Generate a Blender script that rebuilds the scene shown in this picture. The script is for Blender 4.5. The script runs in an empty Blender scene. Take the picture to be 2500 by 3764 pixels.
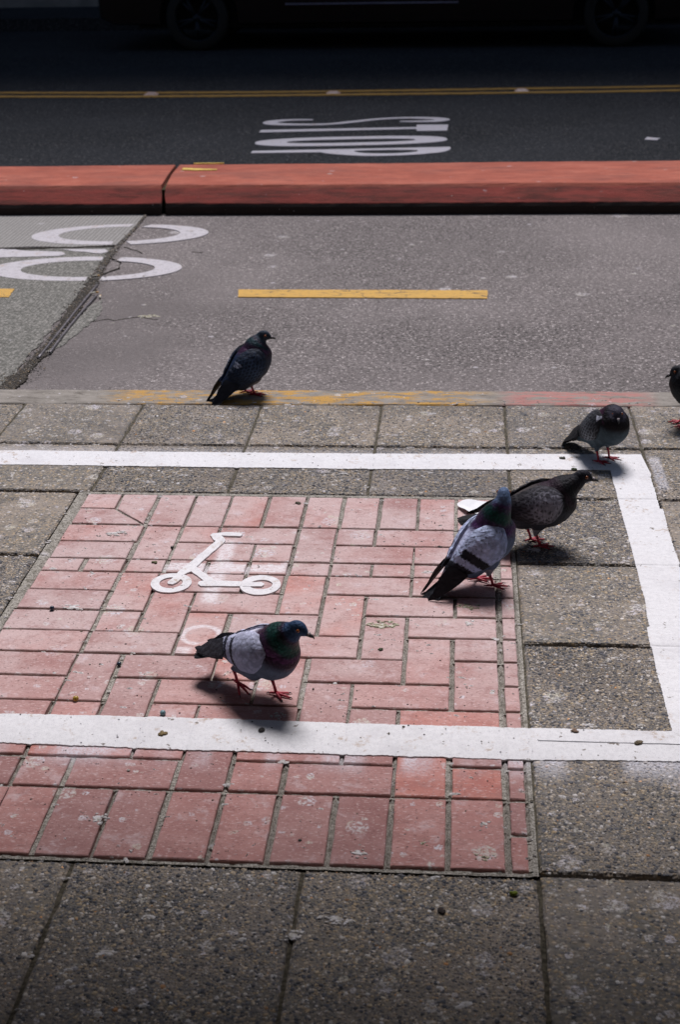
import bpy, bmesh, math, random
import numpy as np
from mathutils import Vector, Matrix
from mathutils.geometry import tessellate_polygon
random.seed(7); rng = np.random.default_rng(7)
sc = bpy.context.scene
COL = sc.collection

# ---------------------------------------------------------------- camera, sky, sun, exposure
cam_data = bpy.data.cameras.new("camera")
cam = bpy.data.objects.new("camera", cam_data); COL.objects.link(cam)
rgt = Vector((0.99664447, 0.07992964, -0.01763694)); upv = Vector((-0.01592823, 0.40074179, 0.91605257)); fwd = Vector((-0.08028761, 0.9126978, -0.40067022))
m = Matrix((rgt, upv, -fwd)).transposed().to_4x4(); m.translation = Vector((0, 0, 1.51186))
cam.matrix_world = m
cam_data.sensor_fit = 'VERTICAL'; cam_data.sensor_height = 36.0; cam_data.sensor_width = 24.0
cam_data.lens = 50.53; cam_data.clip_start = 0.05; cam_data.clip_end = 500
cam_data.dof.use_dof = True; cam_data.dof.focus_distance = 3.3; cam_data.dof.aperture_fstop = 7.1
sc.camera = cam

SUN_EL, SUN_AZ = math.radians(60), math.radians(2)      # azimuth measured from +Y towards +X
world = bpy.data.worlds.new("World"); sc.world = world; world.use_nodes = True
wn = world.node_tree.nodes; wl = world.node_tree.links
sky = wn.new("ShaderNodeTexSky"); sky.sky_type = 'NISHITA'; sky.sun_disc = False
sky.sun_elevation = SUN_EL; sky.sun_rotation = SUN_AZ
wl.new(sky.outputs[0], wn["Background"].inputs[0]); wn["Background"].inputs[1].default_value = 0.066
sun_d = bpy.data.lights.new("sun", 'SUN'); sun_d.energy = 3.75; sun_d.angle = math.radians(20); sun_d.color = (1.0, 0.96, 0.985)
sun = bpy.data.objects.new("sun", sun_d); COL.objects.link(sun)
sdir = Vector((math.sin(SUN_AZ)*math.cos(SUN_EL), math.cos(SUN_AZ)*math.cos(SUN_EL), math.sin(SUN_EL)))
sun.rotation_euler = sdir.to_track_quat('Z', 'Y').to_euler(); sun.location = sdir*30
sc.view_settings.view_transform = 'Standard'; sc.view_settings.look = 'None'
sc.view_settings.exposure = 0.0; sc.view_settings.gamma = 1.0; sc.view_settings.use_curve_mapping = False

# ---------------------------------------------------------------- helpers
def empty(name, loc=(0,0,0), rz=0.0, parent=None, **kw):
    o = bpy.data.objects.new(name, None); COL.objects.link(o); o.location = loc; o.rotation_euler = (0,0,rz)
    o.empty_display_size = .1
    if parent: o.parent = parent
    for k,v in kw.items(): o[k] = v
    return o
def link(name, me, mat=None, parent=None, **kw):
    o = bpy.data.objects.new(name, me); COL.objects.link(o)
    if mat is not None and not me.materials: me.materials.append(mat)
    if parent: o.parent = parent
    for k,v in kw.items(): o[k] = v
    return o
class MB:
    def __init__(s): s.v=[]; s.f=[]; s.c=[]
    def add(s, vs, fs, col=None):
        n=len(s.v); s.v += [tuple(p) for p in vs]; s.f += [tuple(i+n for i in f) for f in fs]
        if col is None: col=(1,1,1)
        s.c += (list(col) if isinstance(col[0],(tuple,list,np.ndarray)) else [col]*len(vs))
    def box(s, x0,x1,y0,y1,z0,z1,col=None):
        s.add([(x0,y0,z0),(x1,y0,z0),(x1,y1,z0),(x0,y1,z0),(x0,y0,z1),(x1,y0,z1),(x1,y1,z1),(x0,y1,z1)],
              [(0,3,2,1),(4,5,6,7),(0,1,5,4),(1,2,6,5),(2,3,7,6),(3,0,4,7)],col)
    def tube(s, pts, rad, n=8, col=None, flat=1.0):
        pts=[Vector(p) for p in pts]; k=len(pts); vs=[]; fs=[]
        for i,p in enumerate(pts):
            t=(pts[min(i+1,k-1)]-pts[max(i-1,0)]).normalized()
            ref=Vector((0,0,1)) if abs(t.z)<.92 else Vector((1,0,0))
            a=t.cross(ref).normalized(); b=a.cross(t).normalized(); r=rad[i] if hasattr(rad,'__len__') else rad
            for j in range(n):
                th=2*math.pi*j/n; vs.append(p+a*(math.cos(th)*r)+b*(math.sin(th)*r*flat))
        for i in range(k-1):
            for j in range(n):
                fs.append((i*n+j,i*n+(j+1)%n,(i+1)*n+(j+1)%n,(i+1)*n+j))
        fs.append(tuple(range(n))[::-1]); fs.append(tuple((k-1)*n+j for j in range(n)))
        s.add(vs,fs,col)
    def ball(s, c, r, n=8, m=6, col=None, sc_=(1,1,1)):
        vs=[(c[0],c[1],c[2]+r*sc_[2])]; fs=[]
        for i in range(1,m):
            th=math.pi*i/m
            for j in range(n):
                ph=2*math.pi*j/n; vs.append((c[0]+r*sc_[0]*math.sin(th)*math.cos(ph),c[1]+r*sc_[1]*math.sin(th)*math.sin(ph),c[2]+r*sc_[2]*math.cos(th)))
        vs.append((c[0],c[1],c[2]-r*sc_[2])); L=len(vs)-1
        for j in range(n):
            fs.append((0,1+j,1+(j+1)%n)); fs.append((L,1+(m-2)*n+(j+1)%n,1+(m-2)*n+j))
            for i in range(m-2):
                a=1+i*n; fs.append((a+j,a+n+j,a+n+(j+1)%n,a+(j+1)%n))
        s.add(vs,fs,col)
    def mesh(s, name, smooth=False, colors=False):
        me=bpy.data.meshes.new(name); me.from_pydata(s.v,[],s.f); me.update()
        if smooth: me.polygons.foreach_set('use_smooth',[True]*len(me.polygons))
        if colors:
            a=me.color_attributes.new('col','FLOAT_COLOR','POINT')
            c=np.ones((len(s.v),4),np.float32); c[:,:3]=np.array(s.c)[:,:3]; a.data.foreach_set('color',c.ravel())
        return me
    def build(s, name, mat, parent=None, smooth=False, colors=False, **kw):
        return link(name, s.mesh(name,smooth,colors), mat, parent, **kw)
def grid_faces(nu,nv):
    return [(i*nv+j,i*nv+j+1,(i+1)*nv+j+1,(i+1)*nv+j) for i in range(nu-1) for j in range(nv-1)]

# ---------------------------------------------------------------- node material helper
class NT:
    def __init__(s,name):
        s.m=bpy.data.materials.new(name); s.m.use_nodes=True; s.t=s.m.node_tree; s.n=s.t.nodes; s.l=s.t.links
        s.b=s.n["Principled BSDF"]; s._pos=None
    def node(s,ty,**kw):
        n=s.n.new(ty)
        for k,v in kw.items(): setattr(n,k,v)
        return n
    def put(s,inp,v):
        if isinstance(v,bpy.types.NodeSocket): s.l.new(v,inp)
        elif v is not None:
            if isinstance(v,(tuple,list)) and len(v)==3 and inp.type=='RGBA': v=(*v,1)
            inp.default_value=v
    def pos(s,scale=None,rot=None,loc=None):
        if s._pos is None: s._pos=s.node("ShaderNodeNewGeometry").outputs['Position']
        if scale is None and rot is None and loc is None: return s._pos
        mp=s.node("ShaderNodeMapping"); s.l.new(s._pos,mp.inputs[0])
        if scale: mp.inputs['Scale'].default_value=scale
        if rot: mp.inputs['Rotation'].default_value=rot
        if loc: mp.inputs['Location'].default_value=loc
        return mp.outputs[0]
    def math(s,op,a,b=None,c=None,clamp=False):
        n=s.node("ShaderNodeMath",operation=op,use_clamp=clamp); s.put(n.inputs[0],a)
        if b is not None: s.put(n.inputs[1],b)
        if c is not None: s.put(n.inputs[2],c)
        return n.outputs[0]
    def noise(s,scale,vec=None,detail=3,rough=.5,dist=0.0,col=False):
        n=s.node("ShaderNodeTexNoise"); s.put(n.inputs['Vector'],vec if vec is not None else s.pos()); n.inputs['Scale'].default_value=scale
        n.inputs['Detail'].default_value=detail; n.inputs['Roughness'].default_value=rough; n.inputs['Distortion'].default_value=dist
        return n.outputs['Color' if col else 'Fac']
    def vor(s,scale,vec=None,feature='F1',rand=1.0):
        n=s.node("ShaderNodeTexVoronoi",feature=feature); s.put(n.inputs['Vector'],vec if vec is not None else s.pos()); n.inputs['Scale'].default_value=scale
        n.inputs['Randomness'].default_value=rand
        return n
    def rng(s,v,a,b,c=0.0,d=1.0,smooth=True):
        n=s.node("ShaderNodeMapRange",interpolation_type='SMOOTHSTEP' if smooth else 'LINEAR'); s.put(n.inputs[0],v)
        for i,x in enumerate((a,b,c,d)): s.put(n.inputs[1+i],x)
        return n.outputs[0]
    def mix(s,f,a,b,mode='MIX'):
        n=s.node("ShaderNodeMix",data_type='RGBA',blend_type=mode); s.put(n.inputs[0],f); s.put(n.inputs[6],a); s.put(n.inputs[7],b)
        return n.outputs[2]
    def ramp(s,v,stops,interp='LINEAR'):
        n=s.node("ShaderNodeValToRGB"); s.put(n.inputs[0],v); cr=n.color_ramp; cr.interpolation=interp
        while len(cr.elements)<len(stops): cr.elements.new(.5)
        for e,(p,c) in zip(cr.elements,stops): e.position=p; e.color=(*c,1) if len(c)==3 else c
        return n.outputs[0]
    def sep(s,v):
        n=s.node("ShaderNodeSeparateXYZ"); s.put(n.inputs[0],v); return n.outputs
    def bump(s,h,strength=.5,dist=.001,normal=None):
        n=s.node("ShaderNodeBump"); n.inputs['Strength'].default_value=strength; n.inputs['Distance'].default_value=dist; s.put(n.inputs['Height'],h)
        if normal is not None: s.put(n.inputs['Normal'],normal)
        return n.outputs[0]
    def out(s,col=None,rough=None,normal=None,metal=None,spec=None):
        if col is not None: s.put(s.b.inputs['Base Color'],col)
        if rough is not None: s.put(s.b.inputs['Roughness'],rough)
        if normal is not None: s.put(s.b.inputs['Normal'],normal)
        if metal is not None: s.put(s.b.inputs['Metallic'],metal)
        if spec is not None: s.put(s.b.inputs['Specular IOR Level'],spec)
        return s.m
    def band(s,v,a,b,soft):   # 1 between a and b
        return s.math('MULTIPLY',s.rng(v,a-soft,a+soft),s.rng(v,b-soft,b+soft,1.0,0.0))
def plain(name,col,rough=.6,metal=0.0,var=.12,scale=60,spec=.5):
    t=NT(name); n=t.noise(scale,detail=4)
    c=t.mix(t.rng(n,.35,.65),tuple(x*(1-var) for x in col),tuple(min(1,x*(1+var)) for x in col))
    return t.out(c,rough,t.bump(n,.2,.0006),metal,spec)

def droppings(t,base,amount=1.0,scale=14):
    """pale bird droppings of their own shape: clustered spots and smears"""
    p=t.pos()
    w=t.noise(60,p,2,.6,0,True)
    pd=t.node("ShaderNodeVectorMath",operation='MULTIPLY_ADD'); t.l.new(w,pd.inputs[0]); pd.inputs[1].default_value=(.016,.016,.0); t.l.new(p,pd.inputs[2])
    v=t.vor(scale,pd.outputs[0]); rnd=t.sep(v.outputs['Color'])
    size=t.rng(rnd[0],.35,1.0,0.0,.30*amount,False)
    spot=t.math('SUBTRACT',size,v.outputs['Distance'])
    m1=t.rng(spot,0.0,.07)
    br=t.rng(t.noise(130,p,4,.7),.42,.60)
    m1=t.math('MULTIPLY',m1,br)
    v2=t.vor(scale*3.1,pd.outputs[0]); r2=t.sep(v2.outputs['Color'])
    m2=t.math('MULTIPLY',t.rng(t.math('SUBTRACT',t.rng(r2[1],.62,1.0,0.0,.30*amount,False),v2.outputs['Distance']),0,.08),t.rng(t.noise(220,p,2,.6),.35,.6))
    mm=t.math('MAXIMUM',m1,m2)
    mm=t.math('MULTIPLY',mm,t.rng(t.noise(3.1,p,2),.30,.62,.4,.95))
    c=t.mix(t.rng(t.noise(25,p),.4,.7),(.66,.62,.66),(.60,.57,.46))
    return t.mix(mm,base,c), mm

def overspray(t,base,k=1.0):
    """faint white spray paint dusted beside the lines and in the ghost marks of the stencil"""
    x,y,z=t.sep(t.pos()); n=t.rng(t.noise(9,t.pos(scale=(1,.2,1)),2),.42,.62); g=t.rng(t.noise(170,detail=3,rough=.7),.30,.70,.35,1.0)
    a=t.math('MULTIPLY',t.rng(y,2.215,2.30),t.rng(y,2.40,2.41,1,0)); a=t.math('MULTIPLY',a,n)
    b=t.math('MULTIPLY',t.rng(y,3.87,3.91,1,0),t.rng(y,3.84,3.85)); b=t.math('MULTIPLY',b,t.rng(x,.53,.56,1,0))
    c=t.math('MULTIPLY',t.band(x,.545,.575,.006),t.band(y,3.63,3.87,.02))
    mm=t.math('MAXIMUM',t.math('MAXIMUM',t.math('MULTIPLY',a,1.0),t.math('MULTIPLY',b,.35)),t.math('MULTIPLY',c,.75))
    mm=t.math('MULTIPLY',t.math('MULTIPLY',mm,g),k)
    return t.mix(mm,base,(.74,.73,.79))

def ghost_marks(t,base):
    x,y,z=t.sep(t.pos()); g=t.rng(t.noise(120,t.pos(scale=(.6,2,1)),5,.8),.36,.60,.12,1.0)
    vert=t.math('MULTIPLY',t.band(x,-.585,-.548,.010),t.band(y,2.915,3.25,.02))
    hor=t.math('MULTIPLY',t.band(y,3.078,3.118,.005),t.band(x,-.705,-.405,.012))
    dx=t.math('SUBTRACT',x,-.556); dy=t.math('SUBTRACT',y,2.757)
    r=t.math('SQRT',t.math('ADD',t.math('MULTIPLY',dx,dx),t.math('MULTIPLY',dy,dy)))
    ring=t.math('MULTIPLY',t.band(r,.034,.047,.004),t.rng(t.math('SUBTRACT',dx,dy),.035,.05,1,0))
    lower=t.math('MULTIPLY',t.band(x,-.600,-.565,.008),t.band(y,2.672,2.70,.006))
    mm=t.math('MAXIMUM',t.math('MAXIMUM',t.math('MULTIPLY',vert,.95),t.math('MULTIPLY',hor,1.0)),t.math('MAXIMUM',t.math('MULTIPLY',ring,.9),t.math('MULTIPLY',lower,.8)))
    return t.mix(t.math('MULTIPLY',mm,g),base,(.82,.78,.80))

def mat_brick():
    t=NT("brick_clay"); oi=t.node("ShaderNodeObjectInfo").outputs['Random']
    n=t.noise(26,t.pos(scale=(.5,1,1)),5,.6); fine=t.noise(330,t.pos(scale=(.42,1,1)),4,.75)
    c=t.ramp(n,[(.3,(.36,.155,.140)),(.5,(.43,.212,.190)),(.7,(.50,.282,.26))])
    tint=t.ramp(oi,[(0,(.74,.70,.72)),(.25,(.90,.92,.94)),(.5,(1.02,.96,.95)),(.8,(1.1,1.08,1.08)),(.9,(1.10,.88,.80)),(1,(1.24,.90,.78))])
    c=t.mix(1.0,c,tint,'MULTIPLY')
    pale_mix=t.rng(t.noise(5.5,detail=4,rough=.6),.26,.60,.15,.80)
    pale_mix=t.math('MULTIPLY',pale_mix,t.rng(t.sep(t.pos())[1],2.25,2.8,.12,1.0))  # pale tone gets weaker towards the near rows
    c=t.mix(pale_mix,c,(.60,.47,.455))
    pits=t.rng(fine,.59,.67); c=t.mix(t.math('MULTIPLY',pits,.85),c,(.16,.08,.075))
    blot=t.rng(t.noise(30,t.pos(scale=(.6,1,1)),6,.78),.48,.66,0,.6); c=t.mix(blot,c,(.33,.165,.15)); hz=t.rng(t.noise(17,t.pos(loc=(7,2,0)),6,.7),.54,.70,0,.42); c=t.mix(hz,c,(.70,.60,.62))
    c=t.mix(t.math('MULTIPLY',t.rng(t.noise(300,t.pos(scale=(.35,1,1)),2),.58,.68),.55),c,(.74,.56,.54))
    dv=t.vor(60,t.pos(scale=(.6,1,1))); dk=t.math('MULTIPLY',t.rng(dv.outputs['Distance'],.05,.11,1,0),t.rng(t.sep(dv.outputs['Color'])[0],.62,.66)); c=t.mix(t.math('MULTIPLY',dk,.85),c,(.05,.035,.03))
    c,mm=droppings(t,c,1.35,13)
    c=ghost_marks(t,c); c=overspray(t,c)
    h=t.math('SUBTRACT',t.math('MULTIPLY',fine,.6),t.math('MULTIPLY',pits,.8)); h=t.math('ADD',h,t.math('MULTIPLY',n,.8))
    return t.out(c,t.rng(n,.3,.7,.78,.92),t.bump(h,.7,.0011),spec=.35)
def mat_mortar():
    t=NT("mortar"); v=t.vor(420); n=t.noise(45,detail=4)
    c=t.ramp(t.sep(v.outputs['Color'])[0],[(0,(.18,.165,.14)),(.4,(.34,.315,.275)),(.8,(.44,.41,.36)),(1,(.56,.53,.48))])
    c=t.mix(t.rng(n,.52,.72,0,.55),c,(.10,.09,.06)); c=t.mix(t.rng(t.noise(160),.66,.72,0,.8),c,(.03,.03,.02)); c,_=droppings(t,c,.8,11); c=overspray(t,c); c=ghost_marks(t,c)
    return t.out(c,.95,t.bump(t.math('ADD',v.outputs['Distance'],n),.9,.0015),spec=.2)
PEB=[(0,(.05,.055,.065)),(.16,(.11,.115,.135)),(.34,(.20,.195,.195)),(.5,(.29,.255,.215)),(.66,(.36,.30,.225)),(.80,(.43,.32,.19)),(.90,(.48,.43,.385)),(1,(.66,.64,.62))]
def mat_aggregate():
    t=NT("exposed_aggregate_concrete"); oi=t.node("ShaderNodeObjectInfo").outputs['Random']
    w=t.noise(210,detail=1,col=True); pd=t.node("ShaderNodeVectorMath",operation='MULTIPLY_ADD'); t.l.new(w,pd.inputs[0]); pd.inputs[1].default_value=(.003,.003,0); t.l.new(t.pos(scale=(.85,1,1)),pd.inputs[2])
    v=t.vor(135,pd.outputs[0]); v2=t.vor(290,pd.outputs[0])
    c1=t.ramp(t.sep(v.outputs['Color'])[0],PEB); c2=t.ramp(t.sep(v2.outputs['Color'])[1],PEB)
    big=t.rng(t.sep(v.outputs['Color'])[2],.30,.36)
    peb=t.mix(big,c2,c1)
    d=t.mix(big,t.rng(v2.outputs['Distance'],.30,.62),t.rng(v.outputs['Distance'],.34,.62))
    c=t.mix(t.math('MULTIPLY',d,.8),peb,(.16,.148,.125))
    sand=t.rng(t.noise(4.5,detail=5,rough=.62),.40,.66,0,.5); c=t.mix(sand,c,(.36,.31,.265))
    tint=t.ramp(oi,[(0,(.84,.84,.88)),(.5,(1.02,1.01,1.01)),(1,(1.18,1.13,1.08))]); c=t.mix(1,c,tint,'MULTIPLY')
    grime=t.rng(t.noise(2.2,detail=5,rough=.65),.48,.70,0,.45); c=t.mix(grime,c,(.085,.075,.066))
    c,mm=droppings(t,c,1.35,14); c=overspray(t,c,.8)
    hh=t.mix(big,t.rng(v2.outputs['Distance'],0,.6,.55,0),t.rng(v.outputs['Distance'],0,.7,1,0))
    return t.out(c,.88,t.bump(hh,.8,.0028),spec=.3)
def mat_pebble():
    t=NT("aggregate_stone"); a=t.node("ShaderNodeAttribute",attribute_name='col')
    n=t.noise(500,detail=2); c=t.mix(t.rng(n,.3,.7,0,.3),a.outputs['Color'],(.12,.11,.10))
    c,_=droppings(t,c,1.35,14); c=overspray(t,c,.8)
    return t.out(c,.72,spec=.4)
def mat_asphalt(name,dark,mid,light,scale=150,patch=.3,spec=.3,stain=None):
    t=NT(name); p=t.pos(scale=(.8,1,1)); v=t.vor(scale,p); v2=t.vor(scale*.37,p); n=t.noise(scale*.55,p,4,.65)
    r=t.sep(v.outputs['Color'])
    c=t.ramp(r[0],[(0,dark),(.35,tuple(.5*(a+b) for a,b in zip(dark,mid))),(.7,mid),(.93,light),(1,tuple(min(1,x*1.8) for x in light))])
    c=t.mix(t.rng(v.outputs['Distance'],.38,.62,0,.75),c,dark)
    c=t.mix(t.rng(n,.50,.60,0,.9),c,tuple(x*.30 for x in dark))
    if stain: c=t.mix(stain(t),c,tuple(x*.5 for x in mid))
    sp=t.math('MULTIPLY',t.rng(t.sep(v2.outputs['Color'])[1],.86,.9),t.rng(v2.outputs['Distance'],.14,.22,1,0)); c=t.mix(t.math('MULTIPLY',sp,.6),c,(.42,.36,.33))
    big=t.rng(t.noise(.8,detail=5,rough=.6),.35,.7,0,patch); c=t.mix(big,c,tuple(x*1.25 for x in mid))
    tr=t.rng(t.noise(1.7,t.pos(scale=(.25,1,1),loc=(2,3,0)),6,.68),.42,.66,0,.38); c=t.mix(tr,c,tuple(.5*(a+b) for a,b in zip(dark,mid)))
    c,_=droppings(t,c,.62 if stain else .25,3.5)
    h=t.math('ADD',t.rng(v.outputs['Distance'],0,.6,1,0),t.math('MULTIPLY',n,-1.2))
    return t.out(c,.9,t.bump(h,.8,.003),spec=spec)
def mat_white(name="white_line_paint",wear=.0,col=(.80,.79,.80)):
    t=NT(name); n=t.noise(95,detail=5,rough=.7); f=t.noise(420,detail=3)
    c=t.mix(t.rng(n,.35,.7,0,.6),col,tuple(x*.80 for x in col))
    c=t.mix(t.rng(f,.58,.68,0,.6),c,(.38,.37,.44))
    c=t.mix(t.rng(t.noise(6,t.pos(loc=(1,5,0)),6,.7),.48,.72,0,.4),c,(.55,.53,.55))
    st=t.math('MULTIPLY',t.rng(t.noise(16,detail=5,rough=.7),.55,.68),t.rng(t.noise(110,detail=3),.4,.6)); c=t.mix(t.math('MULTIPLY',st,.7),c,(.40,.27,.17))
    bl=t.math('MULTIPLY',t.rng(t.noise(31,t.pos(loc=(3,1,0)),detail=3,rough=.8),.64,.70),.85); c=t.mix(bl,c,(.12,.09,.06))
    if wear: c=t.mix(t.rng(t.noise(40,detail=5,rough=.7),.5,.7,0,wear),c,(.16,.15,.15))
    h=t.math('ADD',f,n)
    return t.out(c,.72,t.bump(h,.55,.0012),spec=.35)
def mat_yellow(name="yellow_line_paint",wear=.4,col=(.62,.36,.075)):
    t=NT(name); n=t.noise(60,t.pos(scale=(.6,1,1)),6,.75); f=t.noise(300,detail=3)
    c=t.mix(t.rng(f,.4,.7,0,.5),col,tuple(x*.75 for x in col))
    c=t.mix(t.math('MULTIPLY',t.rng(n,.53,.62),wear),c,(.11,.095,.085))
    cr=t.node("ShaderNodeTexVoronoi",feature='DISTANCE_TO_EDGE'); t.l.new(t.pos(scale=(.6,1.4,1)),cr.inputs['Vector']); cr.inputs['Scale'].default_value=17
    ck=t.math('MULTIPLY',t.rng(cr.outputs['Distance'],.018,.04,1,0),t.rng(t.noise(8,detail=3),.42,.56)); c=t.mix(t.math('MULTIPLY',ck,.8),c,(.10,.075,.05))
    return t.out(c,.75,t.bump(f,.4,.001),spec=.35)
def mat_red():
    t=NT("red_kerb_paint"); n=t.noise(9,t.pos(scale=(.5,1.2,1.2)),6,.7); f=t.noise(200,detail=3); p=t.pos(); z=t.sep(p)[2]
    c=t.ramp(n,[(.3,(.33,.085,.055)),(.5,(.43,.120,.078)),(.7,(.51,.165,.110))])
    blot=t.rng(t.noise(3.2,t.pos(scale=(.6,2,2)),6,.7),.45,.68,0,.55); c=t.mix(blot,c,(.25,.095,.075))
    streak=t.rng(t.noise(30,t.pos(scale=(.2,1,2.0)),5,.75),.50,.66,0,.45); c=t.mix(streak,c,(.16,.05,.045))
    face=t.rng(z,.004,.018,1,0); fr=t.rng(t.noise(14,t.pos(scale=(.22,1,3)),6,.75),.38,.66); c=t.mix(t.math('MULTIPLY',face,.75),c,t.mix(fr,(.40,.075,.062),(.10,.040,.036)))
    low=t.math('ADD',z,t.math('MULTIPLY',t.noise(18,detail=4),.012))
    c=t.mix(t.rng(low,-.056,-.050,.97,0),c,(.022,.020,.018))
    chip=t.rng(t.noise(55,t.pos(scale=(.5,1,1)),5,.8),.66,.71,0,.8); c=t.mix(chip,c,(.30,.26,.24))
    c=t.mix(t.rng(f,.62,.70,0,.5),c,(.12,.05,.045)); c,_=droppings(t,c,.5,7)
    return t.out(c,.85,t.bump(t.math('ADD',f,t.math('MULTIPLY',n,1.5)),.6,.003),spec=.2)
def mat_near_kerb():
    t=NT("worn_kerb_concrete"); x,y,z=t.sep(t.pos()); n=t.noise(30,t.pos(scale=(.35,1,1)),6,.72); f=t.noise(260,detail=3)
    c=t.ramp(n,[(.3,(.17,.15,.13)),(.5,(.27,.245,.215)),(.7,(.36,.325,.29))])
    c=t.mix(t.rng(t.noise(70,t.pos(scale=(.25,1,1)),4,.7),.56,.66,0,.7),c,(.09,.075,.06))
    peel=t.rng(t.noise(20,t.pos(scale=(.4,1.4,1)),7,.78),.44,.54,1,0)
    ye=t.math('MULTIPLY',t.math('MULTIPLY',t.band(x,-1.10,.07,.09),peel),.92)
    c=t.mix(ye,c,t.mix(t.rng(f,.4,.6),(.60,.33,.06),(.44,.25,.07)))
    pi=t.math('MULTIPLY',t.math('MULTIPLY',t.band(x,.16,.60,.05),t.rng(t.noise(24,t.pos(scale=(.35,1.6,1),loc=(5,0,0)),6,.75),.47,.56,1,0)),.8)
    c=t.mix(pi,c,(.46,.19,.17))
    c,_=droppings(t,c,.85,16)
    return t.out(c,.9,t.bump(t.math('ADD',n,t.math('MULTIPLY',f,.4)),.8,.003),spec=.3)
def mat_pad(name,light):
    t=NT(name); x,y,z=t.sep(t.pos())
    wv=t.math('SINE',t.math('MULTIPLY',t.math('ADD',x,t.math('MULTIPLY',t.noise(2.5,detail=2),.01)),2*math.pi/(.021 if light else .016)))
    n=t.noise(45,detail=5,rough=.7); v=t.vor(130)
    if light:
        c=t.ramp(n,[(.3,(.25,.24,.225)),(.7,(.36,.345,.325))]); c=t.mix(t.rng(wv,.1,.8,0,.5),c,(.12,.11,.105))
    else:
        c=t.ramp(t.sep(v.outputs['Color'])[0],[(0,(.10,.098,.085)),(.6,(.19,.185,.165)),(1,(.36,.34,.31))]); c=t.mix(t.rng(n,.5,.7,0,.5),c,(.08,.075,.065)); c=t.mix(t.rng(wv,.2,.9,0,.25),c,(.07,.065,.06))
    c,_=droppings(t,c,.5,5)
    return t.out(c,.9,t.bump(t.math('ADD',t.math('MULTIPLY',wv,-.5),n),.7,.003),spec=.3)

# ================================================================ ground
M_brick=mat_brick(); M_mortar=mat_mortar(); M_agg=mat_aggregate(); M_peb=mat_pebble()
M_white=mat_white(); M_symbol=mat_white("stencil_paint",.18,(.82,.80,.81)); M_roadwhite=mat_white("road_marking_paint",.5,(.56,.53,.55))
M_farwhite=mat_white("far_marking_paint",.3,(.52,.50,.55))
M_yel=mat_yellow(); M_yelfar=mat_yellow("centre_line_paint",.8,(.38,.21,.03))
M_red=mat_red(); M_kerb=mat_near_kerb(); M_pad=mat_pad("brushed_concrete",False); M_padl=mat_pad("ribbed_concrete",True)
M_lane=mat_asphalt("lane_asphalt",(.105,.092,.088),(.28,.246,.238),(.46,.415,.40),150,.35,stain=lambda t:t.math("MULTIPLY",t.math("MULTIPLY",t.rng(t.sep(t.pos())[0],-1.25,-.75,1,0),t.rng(t.sep(t.pos())[1],5.9,6.7,1,.15)),t.rng(t.noise(2.6,detail=6,rough=.7),.36,.60,0,.8)))
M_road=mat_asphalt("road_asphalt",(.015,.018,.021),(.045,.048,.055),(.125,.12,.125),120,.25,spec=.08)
M_dirt=plain("joint_dirt",(.050,.043,.035),.95,var=.5,scale=120,spec=.2)
M_base=plain("subbase",(.05,.047,.04),.95,var=.3,spec=.2)

RZ=-.12
ground=empty("ground",kind='structure'); 
mb=MB(); mb.box(-60,60,-30,80,-.5,RZ-.03); mb.build("ground_bed",M_base,ground)
# ---- road surfaces
road=empty("road",kind='structure')
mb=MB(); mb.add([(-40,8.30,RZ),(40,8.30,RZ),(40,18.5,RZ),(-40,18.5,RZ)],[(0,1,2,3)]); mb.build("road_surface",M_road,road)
lane=empty("bike_lane",kind='structure')
edge=[(-1.6921,7.60),(-1.685,6.9575),(-1.688,6.7038),(-1.6493,6.2918),(-1.6314,5.9665),(-1.61,5.4349),(-1.5885,5.0794),(-1.6,4.43)]
mb=MB(); mb.add([(-40,4.40,RZ),(40,4.40,RZ),(40,7.72,RZ),(-40,7.72,RZ)],[(0,1,2,3)]); mb.build("lane_surface",M_lane,lane)

def jag(pts,step,amp,closed=True):
    out=[]; n=len(pts)
    for i in range(n if closed else n-1):
        a=Vector(pts[i]); b=Vector(pts[(i+1)%n]); L=(b-a).length; k=max(1,int(L/step)); d=(b-a).normalized() if L>0 else a; nr=Vector((-d.y,d.x))
        for j in range(k):
            p=a+(b-a)*(j/k); out.append(tuple(p+nr*(random.uniform(-amp,amp) if j else random.uniform(-amp,amp)*.4)))
    if not closed: out.append(tuple(pts[-1]))
    return out
def prism(outer,holes,z0,z1):
    loops=[outer]+holes; polys=[[Vector((p[0],p[1],0)) for p in l] for l in loops]
    tris=tessellate_polygon(polys); flat=[p for l in loops for p in l]; n=len(flat); mb=MB()
    vs=[(p[0],p[1],z1) for p in flat]+[(p[0],p[1],z0) for p in flat]; fs=[]
    for a,b,c in tris:
        A,B,C_=flat[a],flat[b],flat[c]
        if (B[0]-A[0])*(C_[1]-A[1])-(B[1]-A[1])*(C_[0]-A[0])<0: b,c=c,b
        fs.append((a,b,c))
    k=0
    for l in loops:
        m_=len(l)
        for i in range(m_): j=(i+1)%m_; fs.append((k+i,k+n+i,k+n+j,k+j))
        k+=m_
    mb.add(vs,fs); return mb
def smooth_line(pts,n=8,closed=False):
    out=[]; k=len(pts)
    rngi=range(k) if closed else range(k-1)
    for i in rngi:
        p0=pts[(i-1)%k] if closed or i>0 else pts[0]; p1=pts[i]; p2=pts[(i+1)%k]; p3=pts[(i+2)%k] if closed or i+2<k else pts[-1]
        for j in range(n):
            t=j/n
            out.append(tuple(.5*((2*p1[d])+(-p0[d]+p2[d])*t+(2*p0[d]-5*p1[d]+4*p2[d]-p3[d])*t*t+(-p0[d]+3*p1[d]-3*p2[d]+p3[d])*t**3) for d in range(len(p1))))
    if not closed: out.append(tuple(pts[-1]))
    return out
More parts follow.
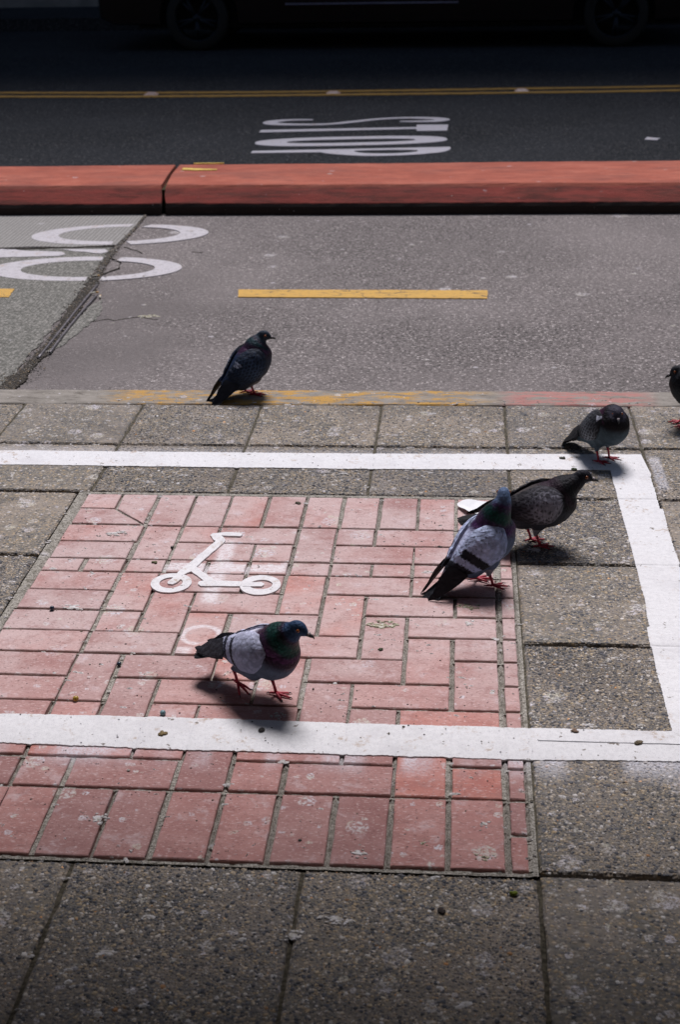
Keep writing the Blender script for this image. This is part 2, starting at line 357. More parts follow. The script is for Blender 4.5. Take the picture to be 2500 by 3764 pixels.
def ell(cx,cy,rx,ry,rot=0,n=48,a0=0,a1=2*math.pi):
    c,s=math.cos(rot),math.sin(rot); o=[]
    for i in range(n):
        a=a0+(a1-a0)*i/n; x=rx*math.cos(a); y=ry*math.sin(a); o.append((cx+x*c-y*s,cy+x*s+y*c))
    return o

# concrete bus pad at the left of the bike lane
cx=[(-6,6.80),(-2.2747,6.8966),(-1.685,6.9575)]
top=[(-6,7.66),(-1.694,7.66)]
pl=[(-6,6.82),(-2.30,6.905),(-2.1,6.93),(-1.9,6.925),(-1.700,6.975),(-1.697,7.3),(-1.700,7.68),(-6,7.68)]
prism(jag(pl,.05,.006),[],RZ-.02,RZ+.005).build("concrete_pad",M_padl,lane)
pl=[(-6,4.43),(-1.66,4.43),(-1.625,4.75),(-1.628,5.08),(-1.642,5.43),(-1.660,5.96),(-1.675,6.29),(-1.708,6.70),(-1.707,6.93),(-1.9,6.885),(-2.1,6.89),(-2.3,6.868),(-6,6.79)]
prism(jag(pl,.04,.010),[],RZ-.02,RZ+.004).build("concrete_pad",M_pad,lane)
pl=[(-1.60,5.18),(-1.555,5.2),(-1.50,5.62),(-1.49,5.72),(-1.535,5.95),(-1.56,5.9)]
prism(jag(pl,.03,.008),[],RZ-.01,RZ+.003).build("joint_concrete",M_pad,lane)
# dirty joint between pad and asphalt
cl=[(-1.70,7.66),(-1.690,7.30),(-1.692,6.95),(-1.688,6.75),(-1.665,6.45),(-1.645,6.2),(-1.628,5.9),(-1.60,5.4),(-1.592,5.05),(-1.61,4.75),(-1.64,4.45)]
wd=[.006,.008,.012,.020,.016,.042,.030,.026,.030,.050,.075]
L=smooth_line(cl,10); Wd_=np.interp(np.linspace(0,len(cl)-1,len(L)),range(len(cl)),wd)
L=smooth_line(L,4); Wd_=np.interp(np.linspace(0,len(cl)-1,len(L)),range(len(cl)),wd); _k=np.arange(len(L))
_n1=np.interp(_k,_k[::9],rng.uniform(.45,1.05,len(_k[::9])))+rng.normal(0,.10,len(L)); _n2=np.interp(_k,_k[::7],rng.uniform(.35,1.1,len(_k[::7])))+rng.normal(0,.10,len(L))
lft=[(p[0]-w*n_,p[1]) for p,w,n_ in zip(L,Wd_,_n1)]; rgt_=[(p[0]+w*n_,p[1]) for p,w,n_ in zip(L,Wd_,_n2)]
prism(lft+rgt_[::-1],[],RZ-.01,RZ+.0060).build("joint_dirt",M_dirt,lane)
M_steel=plain("dull_steel",(.13,.12,.13),.5,.55,.25,40)
for pts in ([(-1.6147,6.18),(-1.6052,5.77),(-1.5952,5.4767),(-1.5849,5.10)],[(-1.576,6.0),(-1.5756,5.6525),(-1.5671,5.3694),(-1.558,5.17)]):
    mb=MB(); mb.tube([(x,y,RZ+.0065) for x,y in smooth_line(pts,6)],.0060,8); mb.build("steel_joint_bar",M_steel,lane,True)
# crumbs of stone in the joint
mb=MB()
for i in range(2200):
    k=random.randrange(len(L)-1); w=Wd_[k]; x=L[k][0]+random.gauss(0,1)*w*.65; y=L[k][1]+random.uniform(-.05,.05); r=random.uniform(.002,.0055)
    c=random.choice([(.10,.09,.08),(.20,.18,.16),(.33,.30,.26),(.30,.22,.13),(.05,.05,.05)])
    mb.ball((x,y,RZ+.0065),r*.85,5,3,c,(1,random.uniform(.6,1),.6))
mb.build("gravel_crumbs",M_peb,lane,colors=True,kind='stuff')
# cracks: over the ribbed pad and across the wheel mark
def crack(pts,w,z,parent,name="crack",mat=None):
    P_=jag(pts,.03,.006,False); a=[(p[0],p[1]+w*random.uniform(.2,1)) for p in P_]; b=[(p[0],p[1]-w*random.uniform(.2,1)) for p in P_]
    prism(b+a[::-1],[],z-.004,z).build(name,mat or M_dirt,parent)
crack([(-2.4,6.895),(-2.15,6.875),(-1.98,6.90),(-1.70,6.93)],.010,RZ+.0082,lane)
crack([(-1.68,6.72),(-1.60,6.60),(-1.585,6.50),(-1.64,6.38),(-1.63,6.24)],.008,RZ+.006,lane)
crack([(-1.66,6.93),(-1.58,6.86),(-1.54,6.80)],.007,RZ+.003,lane)
def hair(x,y,dx,dy,n,w=.0035):
    P_=[(x,y)]
    for i in range(n): P_.append((P_[-1][0]+dx/n+random.gauss(0,.018),P_[-1][1]+dy/n+random.gauss(0,.022)))
    crack(P_,w,RZ+.0016,lane,"hairline_crack")
hair(-1.50,5.62,.28,-.03,8,.004); hair(-1.30,6.84,.10,.02,4,.005); hair(-1.48,4.62,.22,.05,7,.003)
# bicycle wheel rings painted over pad and asphalt
def ring(cx,cy,rx,ry,ix,iy,icx,icy,rot,z,gap,mat,name,parent,z2=None):
    """ring broken by the joint at x=gap; left part lies on the higher pad"""
    for side in (0,1):
        o=ell(cx,cy,rx,ry,rot,90); i_=ell(icx,icy,ix,iy,rot,90)
        lim=lambda p:(p[0]<gap-.015) if side==0 else (p[0]>gap+.02)
        # build as quads between outer and inner at equal angles
        mb=MB(); zz=z if side==0 else z2
        n=len(o)
        for k in range(n):
            q=[o[k],o[(k+1)%n],i_[(k+1)%n],i_[k]]
            if all(lim(p) for p in q):
                jt=[(p[0]+random.uniform(-.0015,.0015),p[1]+random.uniform(-.0025,.0025)) for p in q] if False else q
                mb.add([(p[0],p[1],zz) for p in jt],[(0,1,2,3)[::-1]])
        me=mb.mesh(name); bm=bmesh.new(); bm.from_mesh(me); bmesh.ops.remove_doubles(bm,verts=bm.verts,dist=.0004)
        bmesh.ops.recalc_face_normals(bm,faces=bm.faces)
        for f in bm.faces:
            if f.normal.z<0: f.normal_flip()
        ext=bmesh.ops.extrude_face_region(bm,geom=bm.faces[:]); bmesh.ops.translate(bm,verts=[g for g in ext['geom'] if isinstance(g,bmesh.types.BMVert)],vec=(0,0,.003))
        bm.to_mesh(me); bm.free(); link(name,me,mat,parent)
ring(-1.7385,7.203,.4525,.232,.311,.166,-1.744,7.208,.10,RZ+.0030,-1.697,M_roadwhite,"bike_symbol_ring",lane,RZ+.001)
ring(-1.747,6.492,.4555,.230,.315,.158,-1.733,6.488,.035,RZ+.0020,-1.672,M_roadwhite,"bike_symbol_ring",lane,RZ+.001)
prism(jag([(-2.42,6.885),(-2.19,6.865),(-2.1306,6.8354),(-1.9449,6.8164),(-1.9106,6.765),(-1.9362,6.7311),(-2.2156,6.7011),(-2.42,6.70)],.03,.004),[],RZ,RZ+.0060).build("bike_symbol_bar",M_roadwhite,lane)
prism(jag([(-1.9616,6.865),(-1.74,6.870),(-1.713,6.8238),(-1.74,6.7807),(-1.8635,6.8226)],.03,.004),[],RZ,RZ+.0060).build("bike_symbol_bar",M_roadwhite,lane)
# yellow dashes
prism(jag([(-.9537,6.0033),(.1209,5.9932),(.1228,6.1265),(-.9691,6.1252)],.02,.0022),[],RZ-.001,RZ+.004).build("yellow_dash",M_yel,lane)
prism(jag([(-3.0,5.965),(-1.9594,5.9749),(-1.9742,6.1162),(-3.0,6.105)],.02,.0025),[],RZ-.001,RZ+.0065).build("yellow_dash",M_yel,lane)
prism(jag([(1.20,5.985),(2.27,5.975),(2.275,6.108),(1.20,6.12)],.02,.0022),[],RZ-.001,RZ+.004).build("yellow_dash",M_yel,lane)

# STOP lettering, read by someone driving to the right
def up(pts,s=1): return pts
S_c=[(-1.12,11.06),(-1.30,11.05),(-1.42,10.97),(-1.40,10.87),(-1.20,10.825),(-.98,10.845),(-.80,10.955),(-.62,11.075),(-.42,11.125),(-.22,11.095),(-.145,11.03),(-.20,10.965),(-.36,10.945),(-.46,10.955)]
S_w=[.020,.034,.055,.052,.038,.032,.040,.032,.034,.050,.056,.044,.028,.016]
def stroke(cl,w,n=8):
    L=smooth_line(cl,n); W_=np.interp(np.linspace(0,len(cl)-1,len(L)),range(len(cl)),w); a=[];b=[]
    for i,p in enumerate(L):
        q=Vector(L[min(i+1,len(L)-1)])-Vector(L[max(i-1,0)]); q.normalize(); nr=Vector((-q.y,q.x)); a.append(tuple(Vector(p)+nr*W_[i])); b.append(tuple(Vector(p)-nr*W_[i]))
    return b+a[::-1]
prism(stroke(S_c,S_w),[],RZ,RZ+.004).build("stop_letter_s",M_farwhite,road)
prism([(-1.452,10.47),(-.3247,10.592),(-.3203,10.50),(-.1048,10.505),(-.0988,10.782),(-.3289,10.782),(-.328,10.675),(-1.452,10.575)],[],RZ,RZ+.004).build("stop_letter_t",M_farwhite,road)
def sup(cx,cy,rx,ry,rot,n=60,e=2.6):
    c,s=math.cos(rot),math.sin(rot); o=[]
    for i in range(n):
        a=2*math.pi*i/n; x=rx*math.copysign(abs(math.cos(a))**(2/e),math.cos(a)); y=ry*math.copysign(abs(math.sin(a))**(2/e),math.sin(a)); o.append((cx+x*c-y*s,cy+x*s+y*c))
    return o
prism(sup(-.7595,10.078,.664,.185,.10),[sup(-.761,10.078,.444,.072,.095)],RZ,RZ+.004).build("stop_letter_o",M_farwhite,road)
P_o=[(-1.3946,9.610),(-.93,9.632)]+smooth_line([(-.93,9.632),(-.84,9.56),(-.62,9.487),(-.36,9.51),(-.14,9.61),(-.076,9.72),(-.076,9.818)],6)+[(-.6,9.765),(-1.3946,9.690)]
P_i=smooth_line([(-.71,9.668),(-.64,9.592),(-.47,9.572),(-.33,9.615),(-.285,9.672),(-.35,9.708),(-.6,9.702)],5,True)
prism(P_o,[P_i],RZ,RZ+.004).build("stop_letter_p",M_farwhite,road)
# double yellow centre line, slightly bent as it lies
for a,b in (([(-12,13.25),(-4.04,12.735),(-2.58,12.66),(-1.04,12.665),(1.843,12.82),(12,13.4)],.062),([(-12,12.95),(-3.97,12.49),(-2.53,12.43),(-1.03,12.455),(1.8,12.56),(12,13.1)],.062)):
    L=smooth_line(a,40); o=[(p[0],p[1]-b*random.uniform(.75,1.1)) for p in L]+[(p[0],p[1]+b*random.uniform(.75,1.1)) for p in L[::-1]]
    prism(o,[],RZ,RZ+.004).build("yellow_centre_line",M_yelfar,road)
M_refl=plain("marker_ceramic",(.55,.38,.33),.4)
for x,y in ((-2.666,12.572),(-1.094,12.554),(.5,12.62)):
    mb=MB(); mb.add([(x-.06,y-.05,RZ),(x+.06,y-.05,RZ),(x+.06,y+.05,RZ),(x-.06,y+.05,RZ),(x-.03,y-.025,RZ+.018),(x+.03,y-.025,RZ+.018),(x+.03,y+.025,RZ+.018),(x-.03,y+.025,RZ+.018)],[(4,5,6,7),(0,1,5,4),(1,2,6,5),(2,3,7,6),(3,0,4,7)]); mb.build("road_marker",M_refl,road)
prism(jag([(1.24,10.09),(1.32,10.06),(1.35,10.14),(1.27,10.19)],.03,.01),[],RZ,RZ+.003).build("road_patch",M_farwhite,road)
# far side: kerb and pavement in front of the houses
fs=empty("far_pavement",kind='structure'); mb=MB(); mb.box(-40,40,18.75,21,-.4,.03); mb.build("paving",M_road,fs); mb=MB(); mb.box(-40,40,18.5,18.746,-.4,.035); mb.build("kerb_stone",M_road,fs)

# ---- red kerb island
isl=empty("red_kerb",(0,0,0),kind='structure')
prof=[(0.0,-.20),(0.0,-.075),(.012,-.056),(.050,-.022),(.092,.014),(.103,.0235),(.110,.0265),(.42,.031),(.745,.028),(.765,.02),(.775,.005),(.78,-.20)]
def yb(x): return 7.672+(x+1.6)*.013 + (.02 if x<-1.6 else 0)*0
def kerb_seg(x0,x1,jx0,jx1):
    n=max(2,int((x1-x0)/.06)); mb=MB(); k=len(prof); vs=[]
    for i in range(n+1):
        x=x0+(x1-x0)*i/n
        for (dy,z) in prof:
            t=dy/.78; xx=x+(jx0*t if i==0 else 0)+(jx1*t if i==n else 0)
            if i in(0,n): xx+=random.uniform(-.006,.006)
            wob=math.sin(x*3.1)*.004+math.sin(x*11)*.0015
            vs.append((xx,yb(x)+dy*(.93+.02*(x+1.6))+wob+random.uniform(-.0012,.0012),z+random.uniform(-.0008,.0008) if z>-.19 else z))
    fs=[(i*k+j,(i+1)*k+j,(i+1)*k+j+1,i*k+j+1) for i in range(n) for j in range(k-1)]
    fs+=[tuple(range(k-1,-1,-1)),tuple(n*k+j for j in range(k))]
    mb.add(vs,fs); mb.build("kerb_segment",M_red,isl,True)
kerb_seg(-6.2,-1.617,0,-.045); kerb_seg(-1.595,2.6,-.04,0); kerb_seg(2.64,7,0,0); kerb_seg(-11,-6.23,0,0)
for o in isl.children:
    me=o.data; me.polygons.foreach_set('use_smooth',[False]*len(me.polygons))
mb=MB(); mb.box(-1.67,-1.56,7.76,8.38,-.2,.002); mb.build("joint_dirt",plain("mossy_dirt",(.05,.048,.022),.95,var=.6,scale=60,spec=.2),isl)
M_ym=plain("yellow_chalk",(.70,.50,.10),.8,var=.15,scale=80)
prism(jag([(-1.590,8.18),(-1.51,8.165),(-1.385,8.172),(-1.388,8.195),(-1.51,8.22),(-1.590,8.24)],.02,.004),[],.028,.0345).build("yellow_mark",M_ym,isl)
prism(jag([(-1.555,8.38),(-1.38,8.39),(-1.38,8.407),(-1.555,8.397)],.02,.002),[],.026,.0335).build("yellow_mark",M_ym,isl)

# ---- sidewalk: near kerb, slabs, bricks
side=empty("sidewalk",kind='structure')
mb=MB(); mb.box(-14,14,-1.55,4.292,-.4,-.0125); mb.build("slab_bed",M_dirt,side)
n=120; vs=[]; xs=np.linspace(-4,4,n); kp=[(4.2965,-.4),(4.2965,-.004),(4.301,-.001),(4.36,.0015),(4.425,0),(4.436,-.006),(4.44,-.4)]
for x in xs:
    for y,z in kp: vs.append((x,y+.017*(x+.37)*1.0+random.uniform(-.0015,.0015),z+random.uniform(-.001,.001)))
k=len(kp); mb=MB(); mb.add(vs,[(i*k+j,(i+1)*k+j,(i+1)*k+j+1,i*k+j+1) for i in range(n-1) for j in range(k-1)]); o=mb.build("near_kerb",M_kerb,side)
def slab_mesh(w,h,seed,ch=.004):
    r=random.Random(seed); mb=MB(); n=14
    per=[]
    for i in range(n): per.append((-w/2+w*i/n,-h/2))
    for i in range(n): per.append((w/2,-h/2+h*i/n))
    for i in range(n): per.append((w/2-w*i/n,h/2))
    for i in range(n): per.append((-w/2,h/2-h*i/n))
    N=len(per); lo=[];mi=[];to=[]
    for i,(x,y) in enumerate(per):
        jx,jy=r.uniform(-.0012,.0012),r.uniform(-.0012,.0012); s=1 if True else 0
        lo.append((x+jx,y+jy,-.09)); mi.append((x+jx,y+jy,-ch+r.uniform(-.001,.0005)))
        d=ch+r.uniform(-.001,.0015); to.append((x-math.copysign(d,x) if abs(x)>w/2-.0005 else x*(1-2*d/w*0)+jx, y-math.copysign(d,y) if abs(y)>h/2-.0005 else y+jy, r.uniform(-.0003,.0003)))
    mb.add(lo+mi+to,[(i,(i+1)%N,N+(i+1)%N,N+i) for i in range(N)]+[(N+i,N+(i+1)%N,2*N+(i+1)%N,2*N+i) for i in range(N)]+[tuple(2*N+i for i in range(N))])
    return mb.mesh("concrete_slab")
cache={}
def slab(x0,x1,y0,y1,gx=.0035,gy=.0058):
    w=round(x1-x0-2*gx,3); h=round(y1-y0-2*gy,3); v=random.randrange(2); key=(w,h,v)
    if key not in cache: cache[key]=slab_mesh(w,h,hash(key))
    o=link("concrete_slab",cache[key],M_agg,side); o.location=((x0+x1)/2,(y0+y1)/2,random.uniform(-.0008,.0008)); o.rotation_euler=(random.uniform(-.0012,.0012),random.uniform(-.0012,.0012),random.uniform(-.001,.001))
JX=[-1.0-.384*i for i in range(7,0,-1)]+[-1.0,-.620,-.238,.147,.535]+[.535+.384*i for i in range(1,8)]
for i in range(len(JX)-1):
    a,b=JX[i],JX[i+1]; sk=.017*((a+b)/2+.37)
    slab(a,b,3.925+sk*.5,4.293+sk-.002); slab(a,b,3.558,3.925+sk*.5)
YR=[1.963,2.365,2.752,3.152,3.556]; YL=[1.963,2.36,2.755,3.150,3.552]
for i in range(len(JX)-1):
    a,b=JX[i],JX[i+1]
    for j in range(4):
        if b<-.99: slab(a,b if b<-1.05 else -1.030,YL[j],YL[j+1])
        elif a>.14: slab(a if a>.2 else .1475,b,YR[j],YR[j+1])
JB=[-.639-.393*i for i in range(6,0,-1)]+[-.639,-.2465,.147,.535]+[.535+.384*i for i in range(1,8)]
for i in range(len(JB)-1):
    for y0,y1 in ((1.56,1.956),(1.17,1.56),(.78,1.17)):
        slab(JB[i],JB[i+1],y0,(y1 if JB[i]<.1 or y1<1.9 else 1.963))
mb=MB(); mb.box(-14,14,-1.5,.777,-.3,0.0); mb.build("concrete_paving",M_agg,side)
for x0,x1 in ((-14,JX[0]-.004),(JX[-1]+.004,14)):
    mb=MB(); mb.box(x0,x1,.782,4.28,-.3,0.0); mb.build("concrete_paving",M_agg,side)
# tan silt in the joints that run away from the camera
def silt(x,y0,y1):
    L_=[(x+random.uniform(-.0006,.0006),y) for y in np.linspace(y0,y1,30)]; w=[random.uniform(.003,.0062) for _ in L_]
    prism([(p[0]+q,p[1]) for p,q in zip(L_,w)]+[(p[0]-q,p[1]) for p,q in zip(L_[::-1],w[::-1])],[],-.010,-.0042+random.uniform(-.001,.0008)).build("joint_silt",M_silt,side)
M_silt=plain("joint_silt",(.085,.075,.055),.95,var=.45,scale=150,spec=.2)
for x in JX[4:14]: silt(x,3.56,4.29)
for x in JB[4:11]: silt(x,1.17,1.95)
silt(.1485,1.97,3.55)
# mortar bed
MORTAR_LATER=1
# groove of dark dirt beside the bricks on the right
BRICKS=[(-0.9983,-0.9076,3.4478,3.5406),(-1.0001,-0.8048,3.2431,3.3373),(-0.9985,-0.8085,3.1418,3.2351),(-1.0015,-0.9123,3.0698,3.1353),(-0.8989,-0.8075,3.0697,3.1341),(-1.0014,-0.8084,2.9697,3.0623),(-1.0034,-0.8113,2.8703,2.9632),(-0.7955,-0.7041,3.3426,3.541),(-0.7934,-0.7054,3.1412,3.3351),(-0.7945,-0.7071,3.0703,3.1341),(-0.7977,-0.7104,2.8695,3.0616),(-1.0078,-0.8089,2.7705,2.8629),(-1.0068,-0.8102,2.6727,2.7637),(-1.0075,-0.8117,2.5719,2.6647),(-1.0113,-0.811,2.4752,2.5651),(-0.7975,-0.7118,2.77,2.8612),(-0.7009,-0.6075,2.7704,2.9621),(-0.7994,-0.6089,2.6728,2.7639),(-0.8056,-0.7157,2.4744,2.6647),(-0.7031,-0.5066,2.5719,2.6642),(-0.7021,-0.6141,2.3741,2.564),(-0.6054,-0.4107,2.4742,2.564),(-0.4025,-0.3136,2.4747,2.6635),(-0.3007,-0.1076,2.5724,2.665),(-0.4989,-0.3054,2.771,2.8612),(-0.5998,-0.5118,2.6715,2.8614),(-0.5997,-0.406,2.8697,2.9618),(-0.3956,-0.3064,2.8687,3.0605),(-0.2961,-0.2069,2.7702,2.9611),(-0.401,-0.2068,2.673,2.7627),(-0.5003,-0.4097,2.5723,2.7619),(-0.6952,-0.6051,3.3427,3.5394),(-0.598,-0.5049,3.3433,3.5402),(-0.4929,-0.4024,3.3446,3.5405),(-0.3922,-0.3031,3.3447,3.541),(-0.2917,-0.2042,3.344,3.541),(-0.695,-0.6069,3.2427,3.3346),(-0.5984,-0.4039,3.2423,3.3351),(-0.6967,-0.5017,3.14,3.2348),(-0.495,-0.4044,3.1397,3.2319),(-0.3927,-0.3038,3.1401,3.3358),(-0.297,-0.2063,3.2429,3.3357),(-0.296,-0.1032,3.1417,3.2339),(-0.6944,-0.605,3.0687,3.1335),(-0.5946,-0.5051,3.0683,3.1313),(-0.4929,-0.4048,3.0693,3.1322),(-0.392,-0.3029,3.0682,3.1317),(-0.295,-0.2025,3.0685,3.132),(-0.1954,-0.106,3.0694,3.1314),(-0.096,-0.0093,3.0699,3.1327),(0.0017,0.092,3.0706,3.133),(-0.7054,-0.5021,2.9691,3.0609),(-0.4931,-0.4064,2.9697,3.0601),(-0.2952,-0.1046,2.97,3.0591),(-0.1927,-0.102,3.3444,3.5403),(-0.0935,-0.0033,3.3444,3.5405),(0.006,0.0918,3.3447,3.5412),(-0.1974,-0.0037,3.2435,3.3354),(0.007,0.091,3.2441,3.3355),(-0.0984,0.0915,3.1424,3.2334),(-0.0969,0.0943,2.9718,3.061),(-0.1985,-0.0024,2.8705,2.961),(0.0067,0.0934,2.8713,2.9621),(-0.1967,-0.1086,2.6723,2.8605),(-0.0999,0.0935,2.7725,2.8618),(-0.0977,-0.0074,2.5735,2.7635),(0.0029,0.0934,2.6741,2.7634),(0.0036,0.0925,2.4761,2.6648),(-0.2024,-0.0079,2.4762,2.5643),(-0.8094,-0.7218,2.1737,2.2646),(-0.711,-0.5162,2.1746,2.2652),(-0.4061,-0.3161,2.175,2.2661),(-0.3034,-0.1094,2.175,2.2658),(0.0021,0.0915,2.1757,2.2668),(-0.8111,-0.7215,1.9699,2.1647),(-0.7115,-0.6172,1.9698,2.164),(-0.6084,-0.5195,1.9696,2.1648),(-0.5065,-0.4173,1.9699,2.1649),(-0.4071,-0.3166,1.9695,2.1657),(-0.3047,-0.2133,1.9702,2.1664),(-0.2018,-0.1114,1.9697,2.1654),(-0.1003,-0.009,1.9702,2.1655),(0.0009,0.0924,1.9707,2.1664),(0.11,0.137,3.3449,3.541),(0.1101,0.1346,3.143,3.2334),(0.1099,0.1359,3.0708,3.1329),(0.1093,0.1356,2.9722,3.0632),(0.1081,0.1356,2.8719,2.9644),(0.1079,0.135,2.7731,2.8644),(0.1068,0.1347,2.6744,2.7652),(0.1068,0.1345,2.575,2.6663),(0.106,0.1345,2.4769,2.5663),(0.1049,0.1334,2.2754,2.3663),(0.1059,0.1331,2.1749,2.2651),(0.1052,0.1322,2.0725,2.1652),(0.1043,0.1313,1.9711,2.0625),(-1.005,-0.8147,2.3756,2.4665),(-0.8039,-0.7118,2.3756,2.4665),(-0.6051,-0.5124,2.2737,2.4665),(-0.5062,-0.3099,2.3756,2.4665),(-0.3013,-0.2096,2.3741,2.564),(-0.2026,-0.1111,2.274,2.4668),(-0.1029,0.0918,2.3756,2.4665),(0.107,0.1344,2.3756,2.4665),(-1.007,-0.8197,2.275,2.366),(-0.8098,-0.6123,2.2745,2.3654),(-0.506,-0.4162,2.1741,2.3664),(-0.4069,-0.2115,2.2752,2.3661),(-0.1021,-0.0109,2.1751,2.3674),(0.0018,0.0932,2.2759,2.3668),(-1.007,-0.82,2.1743,2.2645),(-0.9066,-0.8138,1.9692,2.1646),(0.11,0.137,3.2436,3.3353),(-1.007,-0.914,1.9697,2.1648)]

nx,ny=150,900; X=np.linspace(-1.0285,.1475,nx); Y=np.linspace(1.9585,3.5595,ny); GX,GY=np.meshgrid(X,Y,indexing='ij')
Z=-.0042+rng.normal(0,.00035,GX.shape)+np.where((GX<-1.012)|(GX>.139)|(GY>3.545),.0022,0)
for x0,x1,y0,y1 in BRICKS:
    w_=.0028+.0009*np.sin(X*90+y0*40)+rng.normal(0,.0004,nx)
    m_=(GX>x0-.003)&(GX<x1+.003)&(GY<y0+.001)&(GY>y0-w_[:,None]); Z[m_]=-.016
    m_=(GX>x0)&(GX<x1)&(GY>y0+.001)&(GY<y1); Z[m_]=-.012
mb=MB(); mb.add(np.stack([GX,GY,Z],-1).reshape(-1,3).tolist(),[(i*ny+j,(i+1)*ny+j,(i+1)*ny+j+1,i*ny+j+1) for i in range(nx-1) for j in range(ny-1)]); mb.build("mortar_bed",M_mortar,side)
pav=empty("brick_paving",kind='structure')
def brick_mesh(poly,seed,h=.05):
    r=random.Random(seed); pts=[]; n=len(poly)
    for i in range(n):
        a=Vector(poly[i]); b=Vector(poly[(i+1)%n]); L_=(b-a).length; k=max(1,int(L_/.022))
        for j in range(k):
            p=a+(b-a)*(j/k); q=.0007 if j else .0004; pts.append((p.x+r.uniform(-q,q),p.y+r.uniform(-q,q)))
    N=len(pts); cx=sum(p[0] for p in pts)/N; cy=sum(p[1] for p in pts)/N; lo=[];mi=[];to=[]
    for x,y in pts:
        lo.append((x,y,-h)); mi.append((x,y,-.0012+r.uniform(-.0006,.0003)))
        d=Vector((cx-x,cy-y)); 
        ix=x+math.copysign(min(.0014+r.uniform(0,.0006),abs(d.x)),d.x)*(1 if True else 0); iy=y+math.copysign(min(.0014+r.uniform(0,.0006),abs(d.y)),d.y)
        to.append((ix,iy,r.uniform(-.0002,.0002)))
    mb=MB(); mb.add(lo+mi+to,[(i,(i+1)%N,N+(i+1)%N,N+i) for i in range(N)]+[(N+i,N+(i+1)%N,2*N+(i+1)%N,2*N+i) for i in range(N)]+[tuple(2*N+i for i in range(N))])
    return mb.mesh("brick")
bc={}
def rect(w,h): return [(-w/2,-h/2),(w/2,-h/2),(w/2,h/2),(-w/2,h/2)]
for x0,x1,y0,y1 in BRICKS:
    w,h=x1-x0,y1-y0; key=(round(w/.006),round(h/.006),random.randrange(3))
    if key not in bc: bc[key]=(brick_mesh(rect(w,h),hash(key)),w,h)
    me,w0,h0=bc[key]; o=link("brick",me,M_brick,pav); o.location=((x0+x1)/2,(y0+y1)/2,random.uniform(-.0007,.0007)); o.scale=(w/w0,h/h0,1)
    o.rotation_euler=(random.uniform(-.004,.004),random.uniform(-.003,.003),random.uniform(-.003,.003))
for poly in ([(-.8969,3.4426),(-.8084,3.3507),(-.8078,3.5406),(-.8999,3.5394)],[(-.9977,3.3473),(-.815,3.3469),(-.897,3.4322),(-.9056,3.4407),(-.9975,3.4415)]):
    o=link("brick",brick_mesh(poly,5),M_brick,pav)

# ---- white box lines: thick paint that sinks over the joints
jx_brick=[-1.02]+[-1.0+.1*i-.0035 for i in range(1,12)]
def paint_strip(far,near,name,joints_x=(),joints_y=(),along='x',t=.0023,n=None):
    """far/near: polylines; grid between them, edges jittered, sagging over joints"""
    def samp(pl,k):
        pl=np.array(pl,float); d=np.r_[0,np.cumsum(np.hypot(*np.diff(pl,axis=0).T))]; s=np.linspace(0,d[-1],k); return np.c_[np.interp(s,d,pl[:,0]),np.interp(s,d,pl[:,1])]
    Ltot=np.hypot(*(np.array(far[-1])-np.array(far[0]))); k=n or int(Ltot/.0045); A=samp(far,k); B=samp(near,k); m_=9; vs=[]
    def sag(x,y):
        s=0
        for j in joints_x: s=max(s,math.exp(-((x-j)/.0045)**2)*.0014)
        for j in joints_y: s=max(s,math.exp(-((y-j)/.0042)**2)*.0024)
        return s
    for i in range(k):
        ja,jb=rng.normal(0,.0005)+.0008*math.sin(i*.13+math.sin(i*.031)*4),rng.normal(0,.0007)+.0010*math.sin(i*.09+math.sin(i*.043)*5)
        for j in range(m_):
            f=j/(m_-1); x=A[i,0]*(1-f)+B[i,0]*f; y=A[i,1]*(1-f)+B[i,1]*f
            if along=='x': y+=ja*(1-f)+jb*f
            else: x+=ja*(1-f)+jb*f
            vs.append((x,y,t+rng.normal(0,.00012)-sag(x,y)))
    top=k*m_
    rim=[i*m_ for i in range(k)]+[(k-1)*m_+j for j in range(1,m_)]+[i*m_+m_-1 for i in range(k-2,-1,-1)]+[j for j in range(m_-2,0,-1)]
    base=len(vs); vs+= [(vs[r][0],vs[r][1],-.003) for r in rim]
    fs=[(i*m_+j,i*m_+j+1,(i+1)*m_+j+1,(i+1)*m_+j) for i in range(k-1) for j in range(m_-1)]
    R_=len(rim); fs+=[(rim[i],base+i,base+(i+1)%R_,rim[(i+1)%R_]) for i in range(R_)]
    mb=MB(); mb.add(vs,fs); me=mb.mesh(name); bm=bmesh.new(); bm.from_mesh(me); bmesh.ops.recalc_face_normals(bm,faces=bm.faces)
    up_=sum(f.normal.z for f in bm.faces if abs(f.normal.z)>.9)
    if up_<0: bmesh.ops.reverse_faces(bm,faces=bm.faces)
    bm.to_mesh(me); bm.free(); return link(name,me,M_white,side)
paint_strip([(-4.2,3.83),(-1.3396,3.8521),(-.3364,3.8607),(.526,3.8822)],[(-4.2,3.725),(-1.306,3.7411),(-.3269,3.7431),(.4274,3.7603),(.5357,3.763)],"white_line",joints_x=JX)
paint_strip([(.4280,3.7600),(.4341,2.9791),(.4290,2.8408),(.4225,2.8342),(.4225,2.4135)],[(.5357,3.7627),(.5315,3.4984),(.5385,3.4915),(.5375,3.15),(.5375,2.41)],"white_line",joints_x=[.533],joints_y=YR,along='y')
paint_strip([(-3.4,2.40),(-.9032,2.4101),(-.5453,2.4132),(-.1933,2.4103),(.1513,2.4104),(.4224,2.4125),(.60,2.4115)],[(-3.4,2.305),(-.8715,2.3054),(-.5242,2.2999),(-.1853,2.2992),(.1468,2.3003),(.4241,2.3080),(.60,2.309)],"white_line",joints_x=[-.908,-.812,-.61,-.511,-.409,-.207,-.107,-.005,.0985,.147,.535],joints_y=[])
